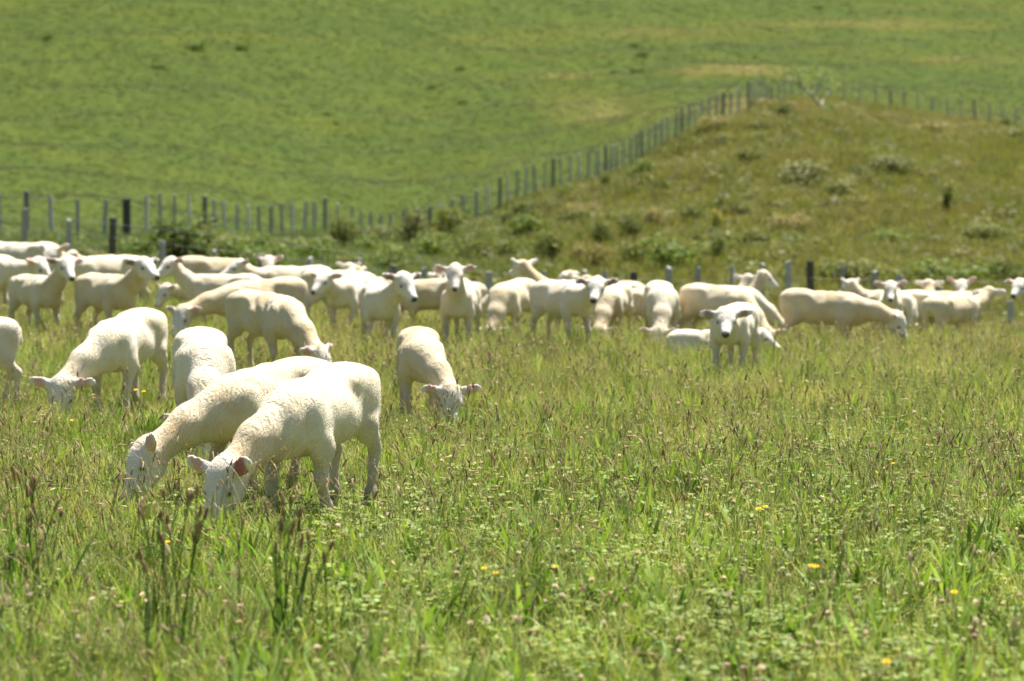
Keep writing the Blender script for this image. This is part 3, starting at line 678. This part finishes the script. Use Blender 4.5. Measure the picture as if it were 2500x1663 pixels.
def plantain_stalk(nod, tall):
    g = Leaves()
    for i in range(rnd.choice([1, 2, 2, 3])):
        L = rnd.uniform(.20, .30) * tall; az = rnd.uniform(0, TAU); cur = rnd.uniform(1.3, 2.6) if nod else rnd.uniform(.05, .5)
        p, a = g.stem((rnd.gauss(0, .03), rnd.gauss(0, .03), 0), az, rnd.uniform(0, .25), L, .0011, cur, (.17, .24, .06), (.30, .32, .13), 7 if nod else 4)
        hc = rnd.choice([(.46, .34, .21), (.55, .43, .28), (.36, .25, .15), (.60, .49, .33), (.26, .18, .11)])
        g.head(p, az, a, rnd.uniform(.02, .042), rnd.uniform(.0036, .0052), hc)
        if rnd.random() < .4:
            e = np.array([math.sin(a) * math.cos(az), math.sin(a) * math.sin(az), math.cos(a)])
            for j in range(8): q = p + e * .012 + np.array([rnd.gauss(0, 1), rnd.gauss(0, 1), rnd.gauss(0, 1)]) * .005; g.quad(q, (rnd.gauss(0, 1), rnd.gauss(0, 1), .2), .0022, (.6, .52, .38), .6)
    return g
def seed_grass(tall):
    g = Leaves()
    for i in range(3):
        az = rnd.uniform(0, TAU); c = rnd.choice(STRAW + [(.22, .24, .09), (.26, .25, .11)])
        p, a = g.stem((rnd.gauss(0, .02), rnd.gauss(0, .02), 0), az, rnd.uniform(0, .2), rnd.uniform(.2, .34) * tall, .0008, rnd.uniform(.1, 1.0), np.array(c) * .7, c, 5)
        d = np.array([math.sin(a) * math.cos(az), math.sin(a) * math.sin(az), math.cos(a)])
        for j in range(14): q = p + d * .0055 * j; g.quad(q + np.array([rnd.gauss(0, .003), rnd.gauss(0, .003), 0]), (rnd.gauss(0, 1), rnd.gauss(0, 1), .2), .0055 * (1 - j / 22), jit(rnd.choice([(.40, .31, .19), (.34, .26, .15)])), .35)
    return g
def hill_tuft():
    g = Leaves()
    for i in range(16):
        c = jit(rnd.choice(GREENS[:3]), .15); r = .22 * math.sqrt(rnd.random()); a = rnd.uniform(0, TAU)
        g.blade((r * math.cos(a), r * math.sin(a), -.02), rnd.uniform(0, TAU), rnd.uniform(.1, 1.0), rnd.uniform(.07, .17), rnd.uniform(.02, .045), rnd.uniform(.2, 1.), np.array(c) * .85, np.array(c) * 1.05, 2, .3)
    return g
def rank_tuft(kind):
    g = Leaves()
    pal = {0: [(.19, .225, .045), (.22, .235, .055), (.15, .205, .035)], 1: [(.24, .235, .07), (.27, .25, .09), (.19, .215, .05)], 2: [(.10, .15, .035), (.13, .18, .045), (.16, .19, .06)], 3: [(.21, .17, .07), (.16, .17, .05), (.24, .21, .08)]}[kind]
    for i in range(26):
        c = jit(rnd.choice(pal), .25); r = .22 * math.sqrt(rnd.random()); a = rnd.uniform(0, TAU)
        g.blade((r * math.cos(a), r * math.sin(a), -.02), rnd.uniform(0, TAU), abs(rnd.gauss(.2, .25)), rnd.uniform(.14, .38), rnd.uniform(.008, .022), rnd.uniform(.2, 1.2), np.array(c) * .8, np.array(c) * 1.1, 3, .25)
    return g

def scatter(name, label, variants, X, Y, idx, scl, tint, mat, tilt=.12):
    """one mass of ground cover: many instances of a few tufts on the ground"""
    co = bpy.data.collections.new(name + '_kinds')
    for i, g in enumerate(variants):
        co.objects.link(bpy.data.objects.new('%s_%02d' % (name, i), g.mesh('%s_%02d' % (name, i), mat)))
    n = len(X); Z = ground(X, Y)
    me = bpy.data.meshes.new(name); me.vertices.add(n); me.vertices.foreach_set('co', np.stack([X, Y, Z], -1).astype(np.float32).ravel())
    def attr(nm, ty, data, key='value'):
        a = me.attributes.new(nm, ty, 'POINT'); a.data.foreach_set(key, np.asarray(data).ravel())
    attr('idx', 'INT', idx.astype(np.int32)); attr('scl', 'FLOAT_VECTOR', scl.astype(np.float32), 'vector')
    attr('rot', 'FLOAT_VECTOR', np.stack([rng.normal(0, tilt, n), rng.normal(0, tilt, n), rng.uniform(0, TAU, n)], -1).astype(np.float32), 'vector')
    attr('tint', 'FLOAT_VECTOR', tint.astype(np.float32), 'vector')
    o = link(bpy.data.objects.new(name, me)); tag(o, label, None, None, 'stuff')
    ng = bpy.data.node_groups.new(name, 'GeometryNodeTree')
    ng.interface.new_socket('Geometry', in_out='INPUT', socket_type='NodeSocketGeometry'); ng.interface.new_socket('Geometry', in_out='OUTPUT', socket_type='NodeSocketGeometry')
    gi = ng.nodes.new('NodeGroupInput'); go = ng.nodes.new('NodeGroupOutput'); ip = ng.nodes.new('GeometryNodeInstanceOnPoints'); ci = ng.nodes.new('GeometryNodeCollectionInfo')
    ci.inputs['Collection'].default_value = co; ci.inputs['Separate Children'].default_value = True; ci.inputs['Reset Children'].default_value = True
    def na(nm, ty):
        q = ng.nodes.new('GeometryNodeInputNamedAttribute'); q.data_type = ty; q.inputs['Name'].default_value = nm
        return [x for x in q.outputs if x.enabled and x.name == 'Attribute'][0]
    L = ng.links; L.new(gi.outputs[0], ip.inputs['Points']); L.new(ci.outputs[0], ip.inputs['Instance']); ip.inputs['Pick Instance'].default_value = True
    L.new(na('idx', 'INT'), ip.inputs['Instance Index']); L.new(na('rot', 'FLOAT_VECTOR'), ip.inputs['Rotation']); L.new(na('scl', 'FLOAT_VECTOR'), ip.inputs['Scale'])
    L.new(ip.outputs[0], go.inputs[0])
    md = o.modifiers.new('scatter', 'NODES'); md.node_group = ng
    return o
def sample(d0, d1, dens, half=.29, pad=.6):
    """random places between two distances in a wedge wider than the view; dens(d) per square metre"""
    dd = np.linspace(d0, d1, 60); wdt = 2 * (half * dd + pad); cum = np.concatenate([[0], np.cumsum((dens(dd) * wdt)[:-1] * np.diff(dd))])
    n = int(cum[-1]); Y = np.interp(rng.uniform(0, cum[-1], n), cum, dd); X = rng.uniform(-1, 1, n) * (half * Y + pad)
    return X, Y
def clear_of_sheep(X, Y, margin, lying_only=False):
    keep = np.ones(len(X), bool)
    for (sx, sy, yw, sc, ly) in SHEEP:
        if lying_only and not ly: continue
        dx, dy = X - sx, Y - sy; a = dx * math.cos(yw) + dy * math.sin(yw); b = -dx * math.sin(yw) + dy * math.cos(yw)
        keep &= ((np.clip(np.abs(a) - .38 * sc, 0, None) ** 2 + b ** 2) > (margin * sc) ** 2)
    return keep

# ---- paddock sward
def tints(X, Y, base=1.):
    n = fbm(X * .5, Y * .35, 5); n2 = fbm(X * 1.8, Y * 1.2, 15); r = rng.uniform(.8, 1.2, len(X))
    yel = np.clip((n - .42) * 3, 0, 1); g = (.55 + .82 * n2) * r * base
    return np.stack([g * (.95 + .22 * yel), g * (1.02 + .05 * yel), g * (.85 + .3 * yel)], -1)
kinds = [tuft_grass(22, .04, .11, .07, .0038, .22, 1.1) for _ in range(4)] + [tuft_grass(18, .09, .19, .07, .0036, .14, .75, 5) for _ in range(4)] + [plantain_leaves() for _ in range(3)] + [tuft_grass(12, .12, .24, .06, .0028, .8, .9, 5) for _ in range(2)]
X, Y = sample(5.6, PAD_END + 2, lambda d: np.clip(240 - 6 * (d - 6), 95, 240))
k = clear_of_sheep(X, Y, .2, True); X, Y = X[k], Y[k]; n = len(X)
tall = np.clip((Y - 9.5) / 5, 0, 1) * (.7 + .6 * fbm(X * .8, Y * .6, 33)); left = np.clip(-X / Y * 6 - .1, 0, 1) * np.clip((12 - Y) / 4, 0, 1)
p_long = np.clip(.25 + .45 * tall + .5 * left, 0, .85); r = rng.random(n); r2 = rng.random(n)
idx = np.where(r < p_long, rng.integers(4, 8, n), rng.integers(0, 4, n)); idx = np.where(r2 < .15 - .10 * np.clip((Y - 11) / 5, 0, 1), rng.integers(8, 11, n), idx); idx = np.where(r2 > .90 - .08 * tall, rng.integers(11, 13, n), idx)
far = np.clip((Y - 14) / 20, 0, 1); s = rng.uniform(.75, 1.2, n) * (1 + .10 * far)
for (sx, sy, yw, sc_, ly) in SHEEP[:7]:      # the sward is bitten short around the grazing sheep
    s = s * (1 - .42 * np.exp(-(((X - sx) ** 2 + (Y - sy + .2) ** 2) / .75 ** 2) ** 2))
scl = np.stack([s * (1 + .35 * far), s * (1 + .35 * far), s * (1 + .5 * far) * (1 + .22 * np.clip((Y - 12.5) / 3, 0, 1))], -1)
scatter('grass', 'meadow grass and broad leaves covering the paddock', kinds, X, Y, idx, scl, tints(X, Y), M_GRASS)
# ---- clover patches
kinds = [clover_leaves() for _ in range(4)] + [clover_flower() for _ in range(6)]
X, Y = sample(5.6, 20, lambda d: np.clip(85 - 5 * (d - 6), 8, 85))
m_ = fbm(X * .9, Y * .7, 51); right = np.clip(X / Y * 3 + .62, .15, 1); k = (rng.random(len(X)) < np.clip((m_ - .30) * 3.2, .05, 1) * right); X, Y = X[k], Y[k]; n = len(X)
idx = np.where(rng.random(n) < .5 * np.clip((fbm(X * 2.2, Y * 1.6, 81) - .38) * 4, 0.06, 1), rng.integers(4, 10, n), rng.integers(0, 4, n)); s = rng.uniform(.8, 1.25, n)
scatter('clover', 'white clover leaves and faded flower heads low in the grass', kinds, X, Y, idx, np.stack([s] * 3, -1), np.ones((n, 3)) * rng.uniform(.85, 1.15, (n, 1)), M_GRASS)
# ---- plantain and seed stalks
kinds = [plantain_stalk(False, 1.) for _ in range(6)] + [plantain_stalk(True, 1.15) for _ in range(5)] + [seed_grass(1.) for _ in range(4)]
X, Y = sample(6.2, PAD_END, lambda d: np.clip(30 + 7 * (d - 7), 30, 64) * np.where(d > 18, .75, 1))
X2, Y2 = sample(6.2, 11, lambda d: 45 + 0 * d); k2 = X2 / Y2 < -.07 - .06 * rng.random(len(X2)); X = np.concatenate([X, X2[k2]]); Y = np.concatenate([Y, Y2[k2]])
k = clear_of_sheep(X, Y, .24); X, Y = X[k], Y[k]; n = len(X); pr = np.clip(.25 + 1.3 * fbm(X * .7, Y * .5, 61) - .3 + left.mean(), .1, 1); k = rng.random(n) < pr; X, Y = X[k], Y[k]; n = len(X)
r = rng.random(n); idx = np.where(r < .5, rng.integers(0, 6, n), np.where(r < .78, rng.integers(6, 11, n), rng.integers(11, 15, n)))
s = rng.uniform(.75, 1.2, n); far = np.clip((Y - 14) / 16, 0, 1); scl = np.stack([s * (1 + .5 * far), s * (1 + .5 * far), s], -1)
scatter('seed_stalks', 'brown plantain heads and pale seed grass standing above the meadow', kinds, X, Y, idx, scl, np.ones((n, 3)) * rng.uniform(.8, 1.2, (n, 1)), M_STALK, .1)
# ---- rough grass between the fences
kinds = [rank_tuft(i % 4) for i in range(12)]
X, Y = sample(PAD_END + .3, 150, lambda d: np.clip(18 - .08 * (d - 40), 7, 18), .27, 2)
u = u_of(X, Y); k = Y < fence_d(u) + .4; X, Y, u = X[k], Y[k], u[k]; n = len(X)
kk = np.clip((u - 850) / 500 + (fbm(X * .2, Y * .12, 3) - .5) * 1.6, 0, 1); r = rng.random(n)
dryp = fbm(X * .35, Y * .2, 71)
kd = np.where(r > kk, 2, np.where(dryp > .60, 1, np.where(rng.random(n) < .10, 3, 0))); kd = np.where(rng.random(n) < .15, rng.integers(0, 4, n), kd)
idx = kd + 4 * rng.integers(0, 3, n); s = rng.uniform(.6, 1.2, n) * np.where(kk < .5, 1.05, .95)
c = zone(X, Y); c = c / np.array([.096, .109, .015]); c = .24 + .44 * c; t3 = np.where((kd == 2)[:, None], np.clip(c, .55, 1.), c) * rng.uniform(.8, 1.2, (n, 1))
scatter('rough_grass', 'long rank grass of the ungrazed slope between the fences', kinds, X, Y, idx, np.stack([s * 1.3, s * 1.3, s], -1), t3, M_GRASS)
# ---- low scrub knitted into the rough grass
def scrub_clump(pal):
    g = Leaves()
    for i in range(110):
        d = np.array([rnd.gauss(0, 1), rnd.gauss(0, 1), abs(rnd.gauss(0, .8))]); d /= np.linalg.norm(d); p = d * np.array([.32, .32, .30]) * rnd.uniform(.5, 1.15)
        g.quad(p, d + np.array([rnd.gauss(0, .5), rnd.gauss(0, .5), rnd.gauss(.3, .5)]), rnd.uniform(.03, .065), jit(rnd.choice(pal), .25), .5)
    return g
kinds = [scrub_clump(p_) for p_ in ([(.12, .145, .03), (.15, .17, .038)], [(.14, .155, .036), (.17, .175, .045)], [(.09, .12, .027), (.12, .145, .034)], [(.16, .16, .045), (.19, .18, .06)])]
X, Y = sample(44, 140, lambda d: .8 + 0 * d, .26, 2); u = u_of(X, Y); k = (Y < fence_d(u) - 1) & (rng.random(len(X)) < np.clip((fbm(X * .33, Y * .2, 91) - .36) * 4, 0, 1)); X, Y = X[k], Y[k]; n = len(X)
s = rng.uniform(.6, 1.6, n); scatter('low_scrub', 'low olive scrub spread through the rough slope', kinds, X, Y, rng.integers(0, 4, n), np.stack([s * 1.2, s * 1.2, s * rng.uniform(.6, 1.1, n)], -1), np.ones((n, 3)) * rng.uniform(.75, 1.15, (n, 1)), M_GRASS)
# ---- grazed turf of the far hill
kinds = [hill_tuft() for _ in range(6)]
X, Y = sample(52, 240, lambda d: np.clip(20 - .09 * (d - 50), 6, 20), .24, 3)
u = u_of(X, Y); k = Y > fence_d(u) + .2; X, Y = X[k], Y[k]; n = len(X)
c = .27 * zone(X, Y) / np.array([.056, .080, .008]); s = rng.uniform(.28, .6, n) * (1 + (Y - 60) / 200)
scatter('hill_turf', 'short grazed turf on the green hillside beyond the fence', kinds, X, Y, rng.integers(0, 6, n), np.stack([s * 1.3, s * 1.3, s * .55], -1), np.clip(c, .12, 2.) * rng.uniform(.85, 1.15, (n, 1)), M_GRASS)

# ------------------------------------------------------------------ shrubs on the rough slope
def d_of(u, v, lo=41., hi=None):
    hi = hi or 320.; ds = np.exp(np.linspace(math.log(lo), math.log(hi), 500)); vv = v_of(np.full(500, float(u)), ds)
    i = np.argmax(vv < v); return float(ds[i])
M_BARK, _t, _b = new_mat('bark', .9, .1); _b.inputs['Base Color'].default_value = (.09, .07, .05, 1)
PAL = {'dark': [(.075, .115, .025), (.10, .14, .03), (.06, .09, .02), (.12, .11, .038)], 'bright': [(.13, .19, .035), (.10, .16, .03), (.17, .20, .05)], 'olive': [(.14, .165, .04), (.105, .135, .032), (.19, .19, .06)],
       'grey': [(.16, .18, .075), (.12, .145, .05), (.21, .21, .10)], 'brown': [(.22, .19, .075), (.17, .165, .055), (.27, .23, .10)], 'yellow': [(.10, .13, .03), (.12, .15, .03)]}
def shrub_meshes(pal):
    g = Leaves(); lobes = [(rnd.uniform(-.32, .32), rnd.uniform(-.3, .3), rnd.uniform(.28, .68), rnd.uniform(.18, .34)) for _ in range(7)]
    for i in range(760):
        lx, ly, lz, lr = rnd.choice(lobes); d = Vector((rnd.gauss(0, 1), rnd.gauss(0, 1), rnd.gauss(0, 1))).normalized(); r = lr * rnd.uniform(.5, 1.12) * (1.35 if rnd.random() < .12 else 1)
        p = Vector((lx, ly, lz)) + d * r
        if p.z < .03: continue
        g.quad(p, d + Vector((rnd.gauss(0, .6), rnd.gauss(0, .6), rnd.gauss(.2, .6))), rnd.uniform(.025, .06), jit(rnd.choice(PAL[pal]), .3))
    if pal == 'yellow':
        for i in range(70):
            p = Vector((rnd.gauss(0, .2), rnd.gauss(0, .2), rnd.uniform(.55, 1.02))); g.quad(p, (rnd.gauss(0, .5), rnd.gauss(-.6, .5), .6), rnd.uniform(.03, .055), jit((.5, .37, .03), .2), .9)
    st = Leaves()
    for lx, ly, lz, lr in lobes:
        a = math.atan2(ly, lx); st.stem((0, 0, -.05), a, math.atan2(math.hypot(lx, ly), lz), math.sqrt(lx * lx + ly * ly + lz * lz) + .05, .014, rnd.uniform(-.3, .3), (.09, .07, .05), (.10, .08, .05), 4)
    return g.mesh('foliage', M_LEAF), st.mesh('stem', M_LEAF)
SHRUB_ME = {p: [shrub_meshes(p) for _ in range(2)] for p in PAL}
def shrub(label, u, v, wpx, hpx, pal, cat='shrub'):
    d = d_of(u, v); p = at(u, d); o = link(bpy.data.objects.new('shrub', None)); o.location = p; o.rotation_euler = (0, 0, rnd.uniform(0, TAU))
    s = d / FPX; o.scale = (wpx * s * 1.15, wpx * s * rnd.uniform(.9, 1.1), hpx * s * 1.25)
    tag(o, label, cat, 'shrubs on the rough slope'); f, st = rnd.choice(SHRUB_ME[pal])
    link(bpy.data.objects.new('foliage', f), o); link(bpy.data.objects.new('stem', st), o)
shrub('large dark shrub with reddish twigs below the thick fence post on the left', 420, 664, 240, 125, 'dark')
shrub('bright green low shrub just right of the large dark one', 560, 664, 160, 90, 'bright')
shrub('bright green shrub behind the back row sheep with winged ears', 665, 668, 140, 80, 'bright')
shrub('low green shrub right of the winged ear sheep below the far fence', 745, 655, 110, 66, 'bright')
for u, v, w_, h_, pal, lab in ((330, 640, 110, 60, 'bright', 'low leafy scrub left of the large dark shrub'), (500, 612, 120, 55, 'olive', 'olive scrub against the far fence above the large dark shrub'), (610, 618, 110, 50, 'bright', 'fresh green scrub against the far fence left of centre'),
        (720, 628, 120, 50, 'olive', 'scrub under the far fence between two thick posts'), (780, 640, 100, 55, 'grey', 'greyish scrub left of the small olive shrub'), (905, 640, 110, 66, 'bright', 'yellow green scrub between the olive shrub and the tall grey one'), (925, 600, 90, 50, 'grey', 'pale grey scrub where the far fence ends'),
        (1055, 640, 130, 80, 'bright', 'green scrub in front of the tall grey shrub'), (1165, 572, 100, 34, 'olive', 'scrub below the climbing fence left of its third post'), (1160, 650, 120, 70, 'olive', 'olive scrub above the pale sheep right of the front facing one'), (1300, 590, 110, 55, 'bright', 'yellow green scrub right of the dark shrub by the climbing fence'),
        (1400, 570, 110, 46, 'olive', 'olive scrub midway along the lower slope'), (1420, 520, 100, 40, 'brown', 'straw coloured scrub under the climbing fence'), (1380, 490, 70, 36, 'bright', 'small green scrub touching the climbing fence'), (1560, 650, 110, 56, 'olive', 'olive scrub left of the wide yellow green shrub'), (1600, 560, 90, 44, 'brown', 'brownish scrub right of the darkest bush'),
        (1560, 450, 80, 40, 'bright', 'green scrub below the upper climbing fence'), (1850, 620, 110, 50, 'olive', 'olive scrub right of the narrow dark shrub'), (1930, 560, 120, 44, 'brown', 'straw scrub in the middle of the knoll face'), (2060, 500, 130, 44, 'olive', 'olive scrub right below the grey green thicket'), (2180, 600, 130, 46, 'bright', 'green scrub low on the right of the knoll face'),
        (2180, 430, 120, 40, 'grey', 'grey green scrub on the right of the knoll'), (2400, 600, 120, 46, 'olive', 'olive scrub near the right edge of the knoll face'), (1820, 400, 110, 36, 'olive', 'olive scrub high on the knoll left of the thicket')):
    shrub(lab, u, v, w_, h_, pal)
shrub('small olive shrub standing against the far fence left of the hill foot', 840, 622, 80, 88, 'olive')
shrub('tall grey shrub at the foot of the climbing fence', 1003, 612, 90, 92, 'grey')
shrub('dark topped shrub right of the tall grey one under the climbing fence', 1110, 596, 110, 82, 'olive')
shrub('dark shrub touching the climbing fence at its third post', 1264, 556, 90, 72, 'dark')
shrub('rounded olive shrub below the dark shrub by the climbing fence', 1215, 632, 100, 60, 'olive')
shrub('green shrub above the tall necked sheep', 1350, 655, 90, 84, 'olive')
shrub('small brown green shrub left of the darkest bush on the slope', 1462, 612, 62, 74, 'olive')
shrub('darkest small round bush low on the slope', 1536, 590, 66, 58, 'dark')
shrub('small shrub tucked under the climbing fence half way up', 1482, 470, 50, 38, 'olive')
shrub('wide yellow green shrub above the sheep with the dark shaded neck', 1630, 668, 150, 90, 'bright')
shrub('narrow dark shrub right of the wide yellow green one', 1752, 648, 50, 66, 'dark')
shrub('clump of yellow flowering weed on the middle of the slope', 1746, 566, 34, 48, 'yellow')
shrub('olive shrub left above the yellow flowering clump', 1690, 545, 80, 48, 'olive')
shrub('upright dark weed with yellow bloom far to the right on the slope', 2314, 530, 36, 66, 'dark')
shrub('broad grey green thicket in the upper middle of the slope', 1955, 458, 150, 66, 'grey')
shrub('dark round bush by the distant fence near the right edge', 2452, 318, 44, 36, 'dark')
shrub('dark bush left of the pale leaning tree', 1915, 284, 56, 34, 'dark')
shrub('olive thicket at the right edge below the distant fence', 2488, 352, 120, 46, 'olive')
shrub('brown dead shrub above the dark eared sheep', 1440, 668, 100, 66, 'brown')
shrub('green shrub in the hollow left of the front facing middle sheep', 950, 672, 130, 70, 'bright')
shrub('olive shrub in the hollow above the V eared sheep', 850, 680, 120, 62, 'olive')
shrub('low green thicket behind the right flock above the pink eared sheep', 2300, 700, 200, 70, 'bright')
shrub('low green thicket behind the long grazing sheep', 2080, 700, 180, 66, 'olive')
shrub('dark thicket behind the sheep at the right edge', 2440, 690, 120, 64, 'dark')
shrub('brown weeds on the knoll beside the climbing fence top', 1740, 335, 90, 34, 'brown')
shrub('dry brown thicket below the distant fence on the right', 2260, 330, 130, 34, 'brown')

# ---- pale leaning tree by the fence corner
def pale_tree():
    d = 122.; p = at(1998, d); o = link(bpy.data.objects.new('small_tree', None)); o.location = p
    tag(o, 'small pale leaning tree with sparse leaves by the distant fence corner', 'tree')
    mb, t, b = new_mat('pale_bark', .85, .1); b.inputs['Base Color'].default_value = (.34, .34, .25, 1)
    s = d / FPX
    def pt(du, dv, y=0): return Vector((du * s, y, dv * s))
    br = [([pt(14, -14), pt(2, 14), pt(-18, 34), pt(-42, 58), pt(-56, 84), pt(-52, 104)], [.09, .085, .075, .06, .04, .02]), ([pt(-42, 58), pt(-70, 78, .2), pt(-78, 96, .3)], [.08, .05, .02]),
          ([pt(-18, 34), pt(0, 66, -.2), pt(4, 92, -.2)], [.08, .05, .02]), ([pt(2, 14), pt(16, 34, .3), pt(24, 50, .4)], [.05, .03, .015]), ([pt(14, -14), pt(20, -40), pt(12, -52)], [.13, .14, .16])]
    tr = None
    for i, (pp, rr) in enumerate(br):
        q = link(bpy.data.objects.new('trunk' if i == 0 else 'branch', tube('branch', pp, rr, mb, 6)), o)
    g = Leaves()
    for cx, cz, n_, sp in ((-56, 92, 90, 12), (-72, 90, 60, 10), (4, 88, 60, 11), (30, 60, 70, 13), (-40, 62, 50, 9), (24, 8, 60, 8), (-20, 40, 40, 8)):
        for i in range(n_):
            q = pt(cx + rnd.gauss(0, sp), cz + rnd.gauss(0, sp * .7), rnd.gauss(0, .3)); g.quad(q, (rnd.gauss(0, 1), rnd.gauss(0, 1), rnd.gauss(.5, .6)), rnd.uniform(.05, .11), jit((.20, .26, .11), .25), .6)
    link(bpy.data.objects.new('crown', g.mesh('crown', M_LEAF)), o)
pale_tree()

# ---- dark rush clumps dotted over the green hill
def rush_mesh():
    g = Leaves()
    for i in range(90):
        r = .3 * math.sqrt(rnd.random()); a = rnd.uniform(0, TAU); c = jit((.05, .08, .02), .3)
        g.blade((r * math.cos(a), r * math.sin(a), -.05), a + rnd.gauss(0, .6), rnd.uniform(.1, .9), rnd.uniform(.25, .6), .035, rnd.uniform(.1, .8), c, np.array(c) * 1.3, 3, .3)
    return g.mesh('rush_clump', M_LEAF)
RUSH = [rush_mesh() for _ in range(3)]
for u, v, s, lab in ((1130, 251, 26, 'dark rush clump in the middle of the green hill, lower of two in line'), (1125, 165, 26, 'dark rush clump above another one in the middle of the green hill'), (800, 288, 20, 'left of two small rush clumps near the centre left of the hill'),
                     (822, 306, 16, 'right and lower of two small rush clumps near the centre left of the hill'), (1546, 108, 30, 'highest of three dark rush clumps left of the fence corner'), (1567, 144, 30, 'middle of three dark rush clumps left of the fence corner'),
                     (1553, 174, 34, 'lowest of three dark rush clumps left of the fence corner'), (1498, 174, 22, 'faint rush clump left of the three dark ones'), (1840, 142, 20, 'dark rush clump above the straw coloured patch'),
                     (1988, 18, 22, 'rush clump near the top edge at the right'), (392, 172, 34, 'dark rush clump high on the left of the hill'), (115, 100, 36, 'rush clump near the upper left corner'),
                     (484, 115, 46, 'wide grey green rush clump high on the hill left of centre'), (590, 120, 34, 'grey green rush clump beside a straw patch high on the hill'), (505, 352, 14, 'small green rush clump low on the left of the hill'), (1055, 225, 24, 'green rush clump left of the two in line')):
    d = d_of(u, v, 60.); o = link(bpy.data.objects.new('rush_clump', rnd.choice(RUSH))); o.location = at(u, d); k = s * d / FPX / .8
    o.scale = (k * 1.25, k, k * .8); o.rotation_euler = (0, 0, rnd.uniform(0, TAU)); tag(o, lab, 'rush clump', 'rush clumps on the hill')

# ------------------------------------------------------------------ yellow flowers in the paddock
def flower_meshes():
    st = Leaves(); p, a = st.stem((0, 0, 0), .6, .08, 1., .012, .1, (.12, .18, .05), (.14, .2, .05), 4)
    hd = Leaves()
    for ring, nn, rr, tl in ((0, 12, 1., .25), (1, 9, .72, .6), (2, 6, .4, 1.)):
        for i in range(nn):
            az = TAU * i / nn + ring; hd.blade((0, 0, .02 * ring), az, 1.5 - tl, rr, .34 * rr + .1, .25, (.80, .52, .015), (.86, .62, .02), 3, .5)
    return st.mesh('stem', M_LEAF), hd.mesh('flower_head', M_LEAF), p
ST, FH, TIP = flower_meshes()
for u, v, r_, lab in ((326, 963, .02, 'left of the yellow flowers beside the left grazing sheep'), (345, 966, .018, 'right of the yellow flowers beside the left grazing sheep'), (168, 1014, .016, 'yellow flower below the face of the left grazing sheep'),
                      (1848, 1236, .018, 'left of a pair of yellow flowers in the right of the meadow'), (1864, 1233, .016, 'right of a pair of yellow flowers in the right of the meadow'), (1976, 1380, .016, 'left of two touching yellow flowers low on the right'),
                      (1990, 1378, .014, 'right of two touching yellow flowers low on the right'), (2328, 1439, .016, 'single yellow flower low near the right edge'), (398, 1312, .013, 'small yellow flower left below the nearest sheep'),
                      (1174, 1393, .014, 'left of two yellow flowers low in the middle'), (1201, 1403, .014, 'right of two yellow flowers low in the middle'), (1349, 1390, .013, 'yellow flower low in the middle, alone beside a pale blade'), (2162, 1625, .016, 'blurred yellow flower near the bottom edge on the right'),
                      (2178, 1122, .012, 'tiny yellow flower among brown seed heads on the right')):
    ds = np.linspace(6, 24, 700); hh = .20 if v < 1300 else .17; vv = v_of(np.full(700, float(u)), ds) - hh * FPX / ds; d = float(ds[np.argmax(vv < v)])
    o = link(bpy.data.objects.new('yellow_flower', None)); o.location = at(u, d); tag(o, lab, 'flower', 'yellow flowers in the meadow')
    q = link(bpy.data.objects.new('stem', ST), o); q.scale = (.12, .12, hh)
    q = link(bpy.data.objects.new('flower_head', FH), o); q.location = (TIP[0] * .12, TIP[1] * .12, TIP[2] * hh); q.scale = (r_ * .8,) * 3; q.rotation_euler = (.35, rnd.uniform(-.2, .2), 0)

# ---- tall dark weeds standing close to the camera
def weed(label, u, d, nst, hgt):
    o = link(bpy.data.objects.new('dock_plant', None)); o.location = at(u, d); tag(o, label, 'weed', 'tall weeds close to the camera')
    for i in range(nst):
        g = Leaves(); az = rnd.uniform(0, TAU); c = jit((.07, .11, .028), .3); L = hgt * rnd.uniform(.6, 1.05)
        p0 = (rnd.gauss(0, .055), rnd.gauss(0, .08), 0)
        p, a = g.stem(p0, az, rnd.uniform(0, .16), L, .0022, rnd.uniform(0, .35), c, np.array(c) * 1.3, 6)
        q = link(bpy.data.objects.new('stalk', g.mesh('stalk', M_LEAF)), o)
        h_ = Leaves(); h_.head(p, az, a, rnd.uniform(.03, .055), .0075, rnd.choice([(.26, .17, .10), (.34, .23, .13)]), 6, 6)
        link(bpy.data.objects.new('seed_head', h_.mesh('seed_head', M_LEAF)), q)
    for i in range(6):
        g = Leaves(); c = jit((.06, .11, .022), .3)
        g.blade((rnd.gauss(0, .05), rnd.gauss(0, .05), 0), rnd.uniform(0, TAU), rnd.uniform(.05, .4), hgt * rnd.uniform(.4, .75), .018, rnd.uniform(.1, .6), c, np.array(c) * 1.2, 6, prof=lambda t: max(.1, math.sin(math.pi * (t * .85 + .12))))
        link(bpy.data.objects.new('leaf', g.mesh('leaf', M_LEAF)), o)
weed('blurred dark stalks with brown heads rising in the lower left foreground', 415, 7.5, 16, .50)
weed('blurred dark stalks in the foreground below the nearest sheep', 700, 7.6, 14, .48)
weed('dark upright stalks at the left edge of the foreground', 75, 8.6, 13, .46)
